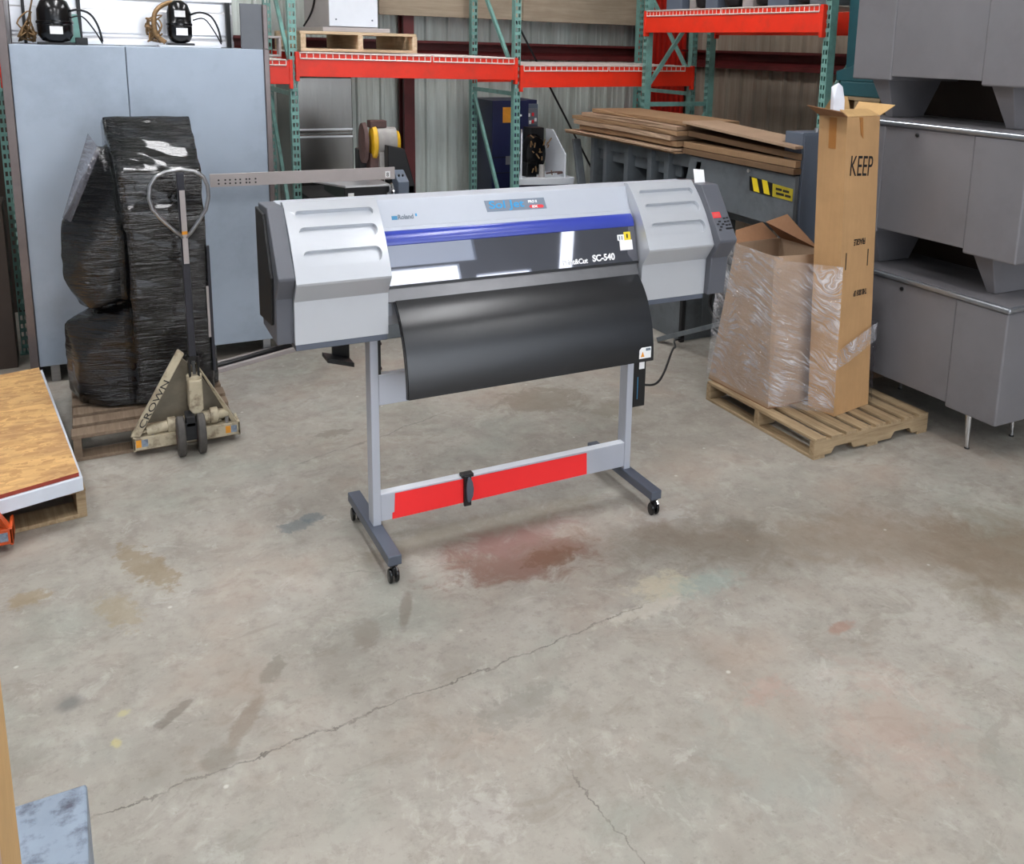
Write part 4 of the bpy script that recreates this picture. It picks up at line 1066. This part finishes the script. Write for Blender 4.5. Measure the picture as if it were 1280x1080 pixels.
part('blade_guard', G().box(1.60, 1.66, 5.82, 5.92, 1.03, 1.22), M['black'], SW, .008)
part('coolant_valve', G().tube(smoothline([(1.83, 5.75, 1.20), (1.862, 5.74, 1.19), (1.87, 5.74, 1.13), (1.868, 5.74, 1.06)], 4), .009, 8), M['steel'], SW, 0, True)
solo('machine_bed', 'dark machine bed standing behind the saw, left of the red column', 'machine', G().box(1.335, 1.72, 6.1, 6.6, 0, .88).box(1.34, 1.70, 6.06, 6.1, .3, .8), M['rubber'], .005)

NC = thing('control_cabinet', 'navy steel control cabinet against the wall behind the green rack post', 'cabinet', (3.2, 7.1, 0))
part('carcass', G().box(2.995, 3.32, 6.90, 7.38, .0, 1.452), M['navy'], NC, .004)
part('side_bay', G().box(3.322, 3.445, 7.00, 7.38, .0, 1.452), M['navy'], NC, .004)
for z in (.86, .99): part('seam', G().box(2.998, 3.317, 6.897, 6.901, z, z + .006), M['black'], NC)
part('notice', G().box(3.085, 3.165, 6.893, 6.899, 1.275, 1.40), M['orange_label'], NC)
part('label_strip', G().box(3.21, 3.255, 6.893, 6.899, 1.325, 1.34), M['white'], NC)
part('data_plate', G().box(3.115, 3.165, 6.893, 6.899, .93, 1.0), M['midgrey'], NC)
part('label_strip', G().box(3.20, 3.245, 6.893, 6.899, 1.015, 1.035), M['white'], NC)
pb_ = part('switch_panel', G().box(3.324, 3.438, 6.965, 7.0, 1.22, 1.42), M['ecab'], NC, .004)
part('switch_cover', G().box(3.335, 3.43, 6.955, 6.965, 1.25, 1.385), M['midgrey'], pb_, .003)
for x, z, m in ((3.35, 1.33, 'white'), (3.385, 1.335, 'red_ink'), (3.36, 1.27, 'white'), (3.41, 1.29, 'white'), (3.385, 1.275, 'red_ink')): part('button', G().box(x - .009, x + .009, 6.95, 6.956, z - .014, z + .014), M[m], pb_)

CU = thing('condensing_unit', 'black condensing unit on a white tray between rack post and grey machine', 'condensing unit', (3.17, 6.42, .0))
part('stand', G().prism([(2.965, 6.30), (3.39, 6.30), (3.39, 6.62), (3.12, 6.62)], 'z', 0, .842), M['navy'], CU, .004)
part('tray', G().hexa([(2.94, 6.26, .858), (3.41, 6.26, .843), (3.41, 6.66, .843), (3.13, 6.66, .858)], [(2.93, 6.25, .908), (3.415, 6.25, .90), (3.415, 6.66, .90), (3.12, 6.66, .908)]), M['white_paint'], CU, .003)
part('side_plate', G().hexa([(2.955, 6.27, .90), (2.967, 6.27, .90), (3.122, 6.61, .90), (3.110, 6.61, .90)], [(2.985, 6.33, 1.25), (2.997, 6.33, 1.25), (3.112, 6.58, 1.25), (3.100, 6.58, 1.25)]), M['white_paint'], CU, .001)
part('side_plate', G().prism([(6.28, .89), (6.28, 1.08), (6.50, 1.25), (6.62, 1.25), (6.62, .89)], 'x', 3.34, 3.35), M['white_paint'], CU, .001)
part('coil', G().box(3.13, 3.25, 6.47, 6.6, .90, 1.27), M['black'], CU, .004)
part('fan_shell', G().lathe([(.03, 0), (.10, .01), (.115, .05), (.115, .09), (.05, .10)], (3.155, 6.40, 1.07), 'y', 24, .82, 1.35), M['blackgloss'], CU, 0, 'auto')
part('base_motor', G().box(3.03, 3.12, 6.32, 6.42, .903, 1.02), M['blackgloss'], CU, .008)
part('capacitor', G().tube([(3.155, 6.31, .903), (3.155, 6.31, 1.0)], .022, 12), M['motorgrey'], CU)
g = G()
for k in range(16):
    q = random.Random(k); x, z = q.uniform(3.03, 3.24), q.uniform(.95, 1.22)
    part('pipe', G().tube([(x, 6.30, z), (x + q.uniform(-.03, .03), 6.31, z + q.uniform(-.05, .05))], .005, 5), M['copper'], CU)
part('wiring', G().tube(smoothline([(3.2, 6.32, .93), (3.24, 6.29, .94), (3.28, 6.33, .935), (3.32, 6.29, .94), (3.28, 6.28, .93), (3.36, 6.33, .93)], 5), .007, 6), M['rust'], CU)

# ------------------------------------------------------------------ the sheet-metal shear along the right
SH = thing('metal_shear', 'long grey metal shear with upright ribs and hazard label, under the cardboard sheets', 'shear', (3.65, 5.1, 0))
XS = 3.41
part('rear_frame', G().prism([(6.05, .0), (6.05, 1.245), (4.12, 1.245), (4.12, .86), (4.77, .86), (4.77, 0)], 'x', 3.60, 3.84), M['machine'], SH, .005)
part('throat_shade', G().box(3.585, 3.60, 4.80, 6.03, .86, 1.10), M['rubber'], SH)  # dark panel standing in for the shade between the ribs
part('top_beam', G().box(3.44, 3.60, 4.12, 6.03, 1.16, 1.245).box(3.44, 3.50, 3.91, 4.12, 1.19, 1.245), M['machine'], SH, .004)
part('apron', G().prism([(3.752, .945), (3.752, 1.245), (4.72, 1.245), (4.80, .96)], 'x', XS, XS + .03).prism([(4.35, .96), (4.80, .97), (4.80, .86), (4.60, .86)], 'x', XS + .005, XS + .03), M['machine'], SH, .003, label='front apron plate')
for y, w in ((5.96, .07), (5.77, .07), (5.47, .085), (5.17, .085), (4.965, .085)):
    part('rib', G().prism([(XS, .86), (XS, 1.245), (XS + .19, 1.245), (XS + .19, .86)], 'y', y, y + w * .62), M['machine'], SH, .003)
part('rib', G().hexa([(XS, 4.70, .90), (XS, 4.75, .90), (XS + .1, 4.75, .90), (XS + .1, 4.70, .90)], [(XS, 4.60, 1.22), (XS, 4.655, 1.22), (XS + .1, 4.655, 1.22), (XS + .1, 4.60, 1.22)]), M['machine'], SH, .003)
part('rib', G().hexa([(XS - .02, 6.11, .80), (XS - .02, 6.145, .80), (XS + .04, 6.145, .80), (XS + .04, 6.11, .80)], [(XS - .02, 6.235, 1.20), (XS - .02, 6.27, 1.20), (XS + .04, 6.27, 1.20), (XS + .04, 6.235, 1.20)]), M['machine'], SH, .003)
part('hold_down_plate', G().box(XS + .06, XS + .08, 4.9, 6.03, 1.08, 1.20), M['machine'], SH, .003)
for y in (5.66, 5.345):
    e = part('clamp_emblem', G().lathe([(.02, 0), (.026, .002), (.026, .008), (.02, .01)], (XS + .05, y, 1.185), 'x', 16, 1, 1.3), M['navy'], SH, 0, 'auto')
    part('emblem_mark', G().prism([(y - .012, 1.205), (y + .012, 1.205), (y + .012, 1.197), (y + .004, 1.194), (y + .004, 1.165), (y - .004, 1.165), (y - .004, 1.194), (y - .012, 1.197)], 'x', XS + .047, XS + .050), M['white'], e)
part('table', G().prism([(4.80, .98), (5.70, .94), (5.70, .90), (4.80, .93)], 'x', 3.22, 3.42).box(3.25, 3.42, 4.84, 5.66, .86, .93), M['machine'], SH, .003)
part('side_leg', G().prism([(4.77, .0), (5.12, .0), (5.30, .86), (4.77, .86)], 'x', 3.43, 3.60), M['machine'], SH, .004)
part('side_leg', G().prism([(5.75, .0), (6.05, .0), (6.05, .86), (5.75, .86)], 'x', 3.43, 3.60), M['machine'], SH, .004)
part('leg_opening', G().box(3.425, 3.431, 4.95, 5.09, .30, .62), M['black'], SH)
part('leg_edge', G().box(3.42, 3.45, 4.745, 4.775, 0.0, .86), M['rubber'], SH, .003)
part('tool_box', G().box(3.43, 3.62, 4.18, 4.55, .42, .56).box(3.45, 3.60, 4.3, 4.36, .0, .42), M['machine'], SH, .004)
part('pedal_bar', G().bar((3.30, 4.82, .02), (3.46, 4.22, .30), .05, .03), M['machine'], SH, .003)
part('coiled_cord', G().tube([(3.42, 4.38 + math.cos(a) * .075, .36 + math.sin(a) * .085) for a in [k * PI / 8 for k in range(16)]], .010, 8, True), M['black'], SH, 0, True)
def yz(pts, x0, x1): return G().prism(pts, 'x', x0, x1)
hz = part('hazard_label', yz([(4.135, 1.195), (3.935, 1.182), (3.925, 1.105), (4.125, 1.112)], XS - .003, XS), M['black'], SH, label='black and yellow striped hazard label')
for a in (4.112, 4.022): part('stripe', yz([(a, 1.19), (a - .046, 1.188), (a - .076, 1.112), (a - .026, 1.114)], XS - .0045, XS - .003), M['yellow'], hz)
nt = part('notice_plate', yz([(3.93, 1.180), (3.762, 1.172), (3.762, 1.105), (3.925, 1.108)], XS - .003, XS), mat('dull_yellow_plate', (176, 160, 40), .5, 0, .1, 10), SH, label='yellow notice plate')
for k, (a, b, z) in enumerate(((3.90, 3.85, 1.155), (3.84, 3.79, 1.152), (3.895, 3.83, 1.130), (3.82, 3.775, 1.128))): part('notice_mark', yz([(a, z + .007), (b, z + .006), (b, z - .007), (a, z - .006)], XS - .0045, XS - .003), M['black_ink'], nt)
part('bolt', G().tube([(XS, 4.14, 1.225), (XS - .012, 4.14, 1.225)], .010, 10), M['motorgrey'], SH)

# flattened cardboard sheets lying on the shear
sheets = [  # y0, y1, x0, z, thickness, droop at near end, material
    (4.79, 6.26, 3.33, 1.252, .010, 0, 'card_old', 'lowest cardboard sheet lying directly on the grey shear'),
    (4.80, 6.24, 3.31, 1.266, .014, 0, 'card_dull', 'pale-edged cardboard sheet second from the bottom on the shear'),
    (4.82, 6.10, 3.36, 1.292, .034, 0, 'card_old', 'thick folded cardboard sheet in the lower half of the pile on the shear'),
    (4.86, 6.16, 3.34, 1.330, .030, 0, 'card_dull', 'pale torn cardboard sheet in the middle of the pile on the shear'),
    (4.80, 6.20, 3.35, 1.364, .026, 0, 'card_old', 'brown cardboard sheet above the pale torn one on the shear'),
    (4.84, 6.08, 3.37, 1.394, .026, 0, 'card_dull', 'dusty cardboard sheet under the top sheet of the far pile'),
    (4.80, 6.02, 3.42, 1.424, .026, 0, 'card_old', 'topmost cardboard sheet of the far pile on the shear'),
    (3.60, 4.78, 3.38, 1.254, .032, 0, 'card_dark', 'dark cardboard sheet lowest in the near pile toward the grey cabinet'),
    (3.62, 4.80, 3.40, 1.290, .036, .0, 'card_old', 'brown cardboard sheet second lowest in the near pile toward the grey cabinet'),
    (3.60, 4.79, 3.43, 1.330, .034, .02, 'card_dark', 'dark cardboard sheet near the top of the near pile'),
    (3.58, 4.79, 3.38, 1.392, .016, .055, 'card_dull', 'sloping cardboard sheet crowning the near pile, one corner lifted'),
]
for y0, y1, x0, z, th, dr, m, lb_ in sheets:
    q = random.Random(lb_); n = 12; top = []; line = []
    rise = .05 if dr > .03 else dr * 1.6
    for i in range(n + 1):
        f = i / n; y = y0 + (y1 - y0) * f
        line.append((y, z + (rise * f - dr * .0 if dr else 0) + .002 * math.sin(7 * f + x0 * 9)))
    g = G(); x1 = x0 + q.uniform(.40, .44)
    x1 = min(x1, 3.85)
    poly = line + [(y, zz_ + th) for y, zz_ in line[::-1]]
    if y0 < 4.2:       # near pile: cut round the electrical cabinet
        y0 = 3.735 + q.uniform(-.01, .01)
        pl = [(x0, y0), (3.442, y0 + .01), (3.442, 3.925), (3.66, 3.93), (3.66, y1), (x0, y1)]
        A_ = g.verts([(x, y, z + rise * (y - 3.735) / 1.05) for x, y in pl]); B_2 = g.verts([(x, y, z + th + rise * (y - 3.735) / 1.05) for x, y in pl])
        g.b.faces.new(A_[::-1]); g.b.faces.new(B_2)
        for i in range(6): g.b.faces.new([A_[i], A_[(i + 1) % 6], B_2[(i + 1) % 6], B_2[i]])
    else:
        g.prism(poly, 'x', x0, x1)
    for v in g.b.verts:
        v.co.x += (.012 * mnoise.noise(Vector((v.co.y * 6, z * 40, 0))) if v.co.x < x0 + .01 else 0)
    solo('cardboard_sheet', lb_, 'cardboard', g, M[m], .0015, False, 'flattened cardboard sheets on the shear')

EC = thing('electrical_cabinet', 'slate grey electrical cabinet standing behind the tall open cardboard box', 'cabinet', (3.55, 3.83, .1087))
part('body', G().box(3.448, 3.66, 3.755, 3.90, .1087, 1.476), M['ecab'], EC, .004)
part('door', G().box(3.451, 3.657, 3.746, 3.755, .14, 1.468), M['ecab'], EC, .003)
part('hinge_pin', G().tube([(3.56, 3.78, 1.476), (3.56, 3.78, 1.50)], .010, 10), M['steel'], EC)

# ------------------------------------------------------------------ boxes on the right pallet
ZP = .1095
BX = thing('cardboard_box', 'wide open cardboard box wrapped in clear film on the right pallet', 'box', (3.2, 3.63, ZP))
b0 = [(3.012, 3.392), (3.425, 3.392), (3.425, 3.885), (3.004, 3.885)]
b1 = [(3.045, 3.462), (3.425, 3.43), (3.425, 3.85), (3.045, 3.77)]
zt = (.893, .885, .885, .90)
for i, nm in enumerate(('front', 'right', 'back', 'left')):
    j = (i + 1) % 4
    cx, cy = 3.22, 3.64
    def ins(p, k=.985): return (cx + (p[0] - cx) * k, cy + (p[1] - cy) * k)
    lo = [(*b0[i], ZP), (*b0[j], ZP), (*ins(b0[j]), ZP), (*ins(b0[i]), ZP)]
    hi = [(*b1[i], zt[i]), (*b1[j], zt[j]), (*ins(b1[j]), zt[j]), (*ins(b1[i]), zt[i])]
    part('panel', G().hexa(lo, hi), M['card_dull'], BX)
part('bottom_panel', G().prism(b0, 'z', ZP, ZP + .006), M['card_in'], BX)
part('flap', G().hexa([(3.418, 3.55, .885), (3.418, 3.845, .885), (3.425, 3.845, .885), (3.425, 3.55, .885)], [(3.383, 3.765, 1.035), (3.30, 3.84, .985), (3.306, 3.846, .985), (3.389, 3.772, 1.035)]), M['card_in'], BX, label='brown flap standing up at the back')
part('flap', G().hexa([(3.05, 3.775, .90), (3.40, 3.848, .886), (3.40, 3.854, .886), (3.05, 3.781, .90)], [(3.09, 3.83, .955), (3.33, 3.90, .97), (3.33, 3.906, .97), (3.09, 3.836, .955)]), M['card_in'], BX)
part('tape_patch', G().hexa([(3.06, 3.458, .14), (3.062, 3.457, .14), (3.062, 3.46, .14), (3.06, 3.46, .14)], [(3.062, 3.40, .15), (3.064, 3.40, .15), (3.064, 3.402, .15), (3.062, 3.402, .15)]), M['tape'], BX) if False else None

KP = thing('tall_box', 'tall narrow open cardboard box with black lettering at the front of the pallet', 'box', (3.39, 3.27, ZP))
kb = [Vector((3.254, 3.171)), Vector((3.544, 3.222)), Vector((3.515, 3.385)), Vector((3.227, 3.330))]
kt = [Vector((3.222, 3.221)), Vector((3.487, 3.268)), Vector((3.462, 3.430)), Vector((3.194, 3.378))]
zk = 1.605
def krect(i, z, k=1.0):
    f = (z - ZP) / (zk - ZP); p = kb[i] * (1 - f) + kt[i] * f
    c = sum(kb, Vector((0, 0))) / 4 * (1 - f) + sum(kt, Vector((0, 0))) / 4 * f
    p = c + (p - c) * k
    return (p.x, p.y, z)
for i in range(4):
    j = (i + 1) % 4
    part('panel', G().hexa([krect(i, ZP), krect(j, ZP), krect(j, ZP, .97), krect(i, ZP, .97)], [krect(i, zk), krect(j, zk), krect(j, zk, .97), krect(i, zk, .97)]), M['card'], KP)
part('bottom_panel', G().hexa([krect(i, ZP, .97) for i in range(4)], [krect(i, ZP + .008, .97) for i in range(4)]), M['card_in'], KP)
F_, R_, B_, L_ = [Vector(krect(i, zk)) for i in range(4)]
def flap(a, b, ta, tb, m='card_pale'):
    n = Vector((0, 0, .004))
    part('flap', G().hexa([a, b, b - n, a - n], [ta, tb, tb - n, ta - n]), M[m], KP)
flap(L_ + Vector((0, 0, .004)), F_ + Vector((0, 0, .004)), L_ + Vector((-.14, -.06, .055)), F_ + Vector((-.12, -.085, .035)), 'card_in')
flap(F_ + Vector((.004, .0, .006)), R_ + Vector((-.01, 0, .006)), F_ + Vector((.03, .09, .035)), R_ + Vector((-.02, .06, .03)))
flap(R_ + Vector((0, 0, .006)), B_ + Vector((0, 0, .006)), R_ + Vector((.075, -.02, .055)), B_ + Vector((.07, .03, .06)))
flap(B_ + Vector((-.01, 0, .006)), L_ + Vector((.01, 0, .006)), B_ + Vector((-.03, .01, .085)), L_ + Vector((.10, .03, .085)))
kx = (kb[1] - kb[0]).normalized(); kx3 = Vector((kx.x, kx.y, 0)); kup = (F_ - Vector(krect(0, ZP))).normalized()
kn = kx3.cross(kup).normalized()
if kn.y > 0: kn = -kn
def kpt(u, z, lift=.0015):
    f = (z - ZP) / (zk - ZP); p = Vector(krect(0, z)) + (Vector(krect(1, z)) - Vector(krect(0, z))) * u
    return p + kn * lift
text('lettering', 'KEEP', .142, M['black_ink'], KP, kpt(.12, 1.325), kx3 + Vector((0, 0, -.06)), kup, squash=.62, extrude=.0004, label='hand-written black word')
def flip(s, u, z, size, sq, bold=.001):
    text('lettering', s, size, M['black_ink'], KP, kpt(u, z), -kx3, -kup, squash=sq, bold=bold, extrude=.0004)
flip('FRAGILE', .70, 1.005, .044, .58)
flip('THIS SIDE UP', .80, .742, .04, .48)
for u in (.13, .78): part('print_mark', G().hexa([kpt(u, .86, 0), kpt(u + .02, .86, 0), kpt(u + .02, .86, .002), kpt(u, .86, .002)], [kpt(u + .01, .945, 0), kpt(u + .03, .945, 0), kpt(u + .03, .945, .002), kpt(u + .01, .945, .002)]), M['black_ink'], KP)
lx = (Vector(krect(3, 1.5)) - Vector(krect(0, 1.5)))
a0 = Vector(krect(0, 1.6)) + lx * .36; a1 = Vector(krect(0, 1.6)) + lx * .62; c0 = Vector(krect(0, 1.45)) + lx * .36; c1 = Vector(krect(0, 1.45)) + lx * .62
nl = Vector((-lx.y, lx.x, 0)).normalized() * .0015
if nl.x > 0: nl = -nl
part('tape_strip', G().hexa([c0, c1, c1 + nl, c0 + nl], [a0, a1, a1 + nl, a0 + nl]), M['tape'], KP)
part('tape_strip', G().hexa([kpt(.42, 1.52), kpt(.50, 1.50), kpt(.50, 1.50, .003), kpt(.42, 1.52, .003)], [kpt(.36, 1.602), kpt(.46, 1.602), kpt(.46, 1.602, .003), kpt(.36, 1.602, .003)]), M['tape'], KP)
tg = G().hull([(3.225, 3.30, 1.45), (3.285, 3.30, 1.45), (3.285, 3.335, 1.45), (3.225, 3.335, 1.45), (3.205, 3.30, 1.69), (3.275, 3.30, 1.68), (3.29, 3.335, 1.71), (3.21, 3.33, 1.745), (3.235, 3.31, 1.765), (3.27, 3.315, 1.745)])
ts = solo('crumpled_paper', 'crumpled white packing paper sticking out of the tall cardboard box', 'paper', tg, M['paper'], .004)
solo('paper_scrap', 'small white paper scrap hanging behind the top flap of the tall box', 'paper', G().hexa([(3.18, 3.46, 1.60), (3.205, 3.46, 1.60), (3.205, 3.463, 1.60), (3.18, 3.463, 1.60)], [(3.225, 3.47, 1.735), (3.245, 3.47, 1.73), (3.245, 3.473, 1.73), (3.225, 3.473, 1.735)]), M['paper']) if False else None

FW = thing('stretch_wrap', 'clear crinkled stretch film wound round the boxes on the right pallet', 'stretch wrap', (3.2, 3.6, .115))
def film(name, path, z0, z1, ztops=None, seg=14, rows=26, m='film_clear', amp=.006):
    """a wrinkled band of film that follows a path in plan"""
    g = G(); dense = []
    for a, b in zip(path, path[1:]):
        for k in range(seg): dense.append(Vector(a).lerp(Vector(b), k / seg))
    dense.append(Vector(path[-1])); rows_ = []
    for r in range(rows + 1):
        row = []
        for i, p in enumerate(dense):
            t = i / (len(dense) - 1)
            top = z1 if ztops is None else ztops[0] + (ztops[1] - ztops[0]) * t
            bot = z0 if not isinstance(z0, tuple) else z0[0] + (z0[1] - z0[0]) * t
            z = bot + (top - bot) * r / rows
            d = amp * mnoise.noise(Vector((t * 5, z * 30 + t * 6, len(path)))) + amp * .6 * mnoise.noise(Vector((t * 14, z * 9, 3)))
            c = Vector((3.28, 3.5)); o = (Vector((p.x, p.y)) - c).normalized() * d
            lean = (z - .11) / .78 * (p.z if len(p) > 2 else 0)
            row.append(g.b.verts.new((p.x + o.x + lean, p.y + o.y, z)))
        rows_.append(row)
    for r in range(rows):
        for i in range(len(dense) - 1):
            g.b.faces.new([rows_[r][i], rows_[r][i + 1], rows_[r + 1][i + 1], rows_[r + 1][i]])
    return part(name, g, M[m], FW, 0, True)
film('side_film', [(2.994, 3.895, .045), (3.0, 3.382, .035)], .14, .90)
film('front_film', [(3.0, 3.380, .035), (3.237, 3.158, -.02)], .135, .89)
film('front_band', [(3.237, 3.158, -.02), (3.558, 3.214, -.02)], (.36, .46), 0, (.46, .56), 14, 8)
film('rear_film', [(3.558, 3.214, -.01), (3.612, 3.30, .02), (3.60, 3.42, .0), (3.44, 3.60, 0)], .13, 0, (.56, .50), 10, 18, 'film_grey', .014)
film('bulge_film', [(2.994, 3.895, .05), (3.10, 3.93, .03)], .5, 0, (.905, .95), 8, 14)

# ------------------------------------------------------------------ three stacked desks
def desk(z, label, tube_leg, group='stacked grey steel desks'):
    t = thing('steel_desk', label, 'desk', (3.92, 3.12, z), group)
    x0, x1, y0, y1 = 3.68, 4.20, 2.575, 3.668
    pz = z + .195 if not tube_leg else z + .205
    tp = part('desk_top', G().box(x0 - .012, x1 + .012, y0 - .012, y1 + .012, z + .755, z + .785), M['desk_trim'], t, .012, segs=4)
    part('linoleum', G().box(x0 + .006, x1 - .006, y0 + .006, y1 - .006, z + .7845, z + .7875), M['desk'], tp)
    part('pedestal', G().box(x0, x1, y0, y0 + .288, pz, z + .755), M['desk'], t, .009, segs=3)
    part('pedestal', G().box(x0, x1, y1 - .265, y1, pz, z + .755), M['desk'], t, .009, segs=3)
    part('modesty_panel', G().box(x0 + .004, x0 + .02, y0 + .288, y1 - .265, pz + .022, z + .755), M['desk'], t, .003)
    part('knee_back', G().box(x1 - .03, x1 - .01, y0 + .288, y1 - .265, z + .66, z + .755), M['desk'], t)
    part('panel_knob', G().lathe([(.006, 0), (.010, .002), (.010, .008), (.004, .010)], (x0 - .008, y0 + .62, z + .725), 'x', 12), M['black'], t)
    if tube_leg:
        for sx in (x0 + .09, x1 - .09):
            for y in (y0 + .20, y1 - .16):
                l = part('leg', G().tube([(sx + .01, y + .02, pz), (sx, y, z + .004)], [.018, .010], 12), M['chrome'], t, 0, 'auto')
                part('foot_pad', G().lathe([(.012, 0), (.013, .002), (.011, .008)], (sx, y, z), 'z', 12), M['rubber'], l)
    else:
        for y in (y0 + .16, y1 - .20):
            xa, xb = x0 + .06, x1 - .06
            part('leg', G().hexa([(xa + .085, y + .028, z), (xb - .085, y + .028, z), (xb - .085, y + .075, z), (xa + .085, y + .075, z)], [(xa, y, pz), (xb, y, pz), (xb, y + .115, pz), (xa, y + .115, pz)]), M['desk'], t, .004)
    return t
desk(0, 'grey steel desk on thin chrome legs, lowest of the stack of three', True)
desk(.7885, 'grey steel desk in the middle of the stack, between two others', False)
desk(1.577, 'grey steel desk on top of the stack, its top out of frame', False)

TB = thing('timber_stack', 'dark timber crate stack behind the desks under the teal steel frame', 'timber', (4.1, 3.85, 0))
part('crate', G().box(3.93, 4.30, 3.70, 4.03, 0, 1.55), M['card_dark'], TB, .004)
for x in (3.93, 4.05, 4.17): part('slat', G().box(x, x + .10, 3.69, 4.04, 1.551, 1.572), M['wood_y'], TB, .002)
for y in (3.70, 3.84, 3.98): part('block', G().box(3.93, 4.29, y, y + .045, 1.573, 1.64), M['wood_x'], TB, .002)
for x in (3.925, 4.05, 4.17): part('slat', G().box(x, x + .10, 3.69, 4.04, 1.641, 1.66), M['wood_y'], TB, .002)
TL = thing('teal_machine', 'dark teal steel machine standing upright behind the topmost desk', 'machine', (4.05, 3.88, 1.661))
part('base_arm', G().prism([(3.70, 1.745), (4.065, 1.745), (4.072, 1.80), (3.70, 1.90)], 'x', 3.95, 4.0).box(3.95, 4.15, 3.72, 4.03, 1.6615, 1.745), M['teal_dark'], TL, .006)
part('upright_plate', G().prism([(3.70, 1.88), (4.045, 1.80), (4.065, 2.5), (3.70, 2.5)], 'x', 4.0, 4.04), M['teal_dark'], TL, .004)

DB = thing('storage_cupboard', 'dark brown storage cupboard hidden behind the stack of grey desks', 'cupboard', (4.55, 2.9, 0))
part('carcass', G().box(4.36, 4.80, 2.2, 4.05, .0, 2.5), M['dark_brown'], DB, .004)
for y in (2.21, 3.13): part('door', G().box(4.345, 4.36, y, y + .91, .06, 2.46), M['dark_brown'], DB, .003)
solo('dark_panel', 'dark brown wooden panel leaning behind the rack post at the far left', 'panel', G().box(-1.4, -.37, 7.20, 7.24, 0, 2.1), M['dark_brown'], .003)

WCR = thing('wooden_crate', 'dark wooden crate on the floor left of the rack post, far left', 'crate', (-.78, 6.05, 0))
part('side', G().box(-1.2, -.372, 5.96, 5.975, .0, .95).box(-1.2, -.372, 6.13, 6.145, .0, .95).box(-.387, -.372, 5.976, 6.129, 0, .95), M['dark_brown'], WCR, .002)
part('lid', G().box(-1.21, -.368, 5.95, 6.155, .951, .968), M['dark_brown'], WCR, .002)
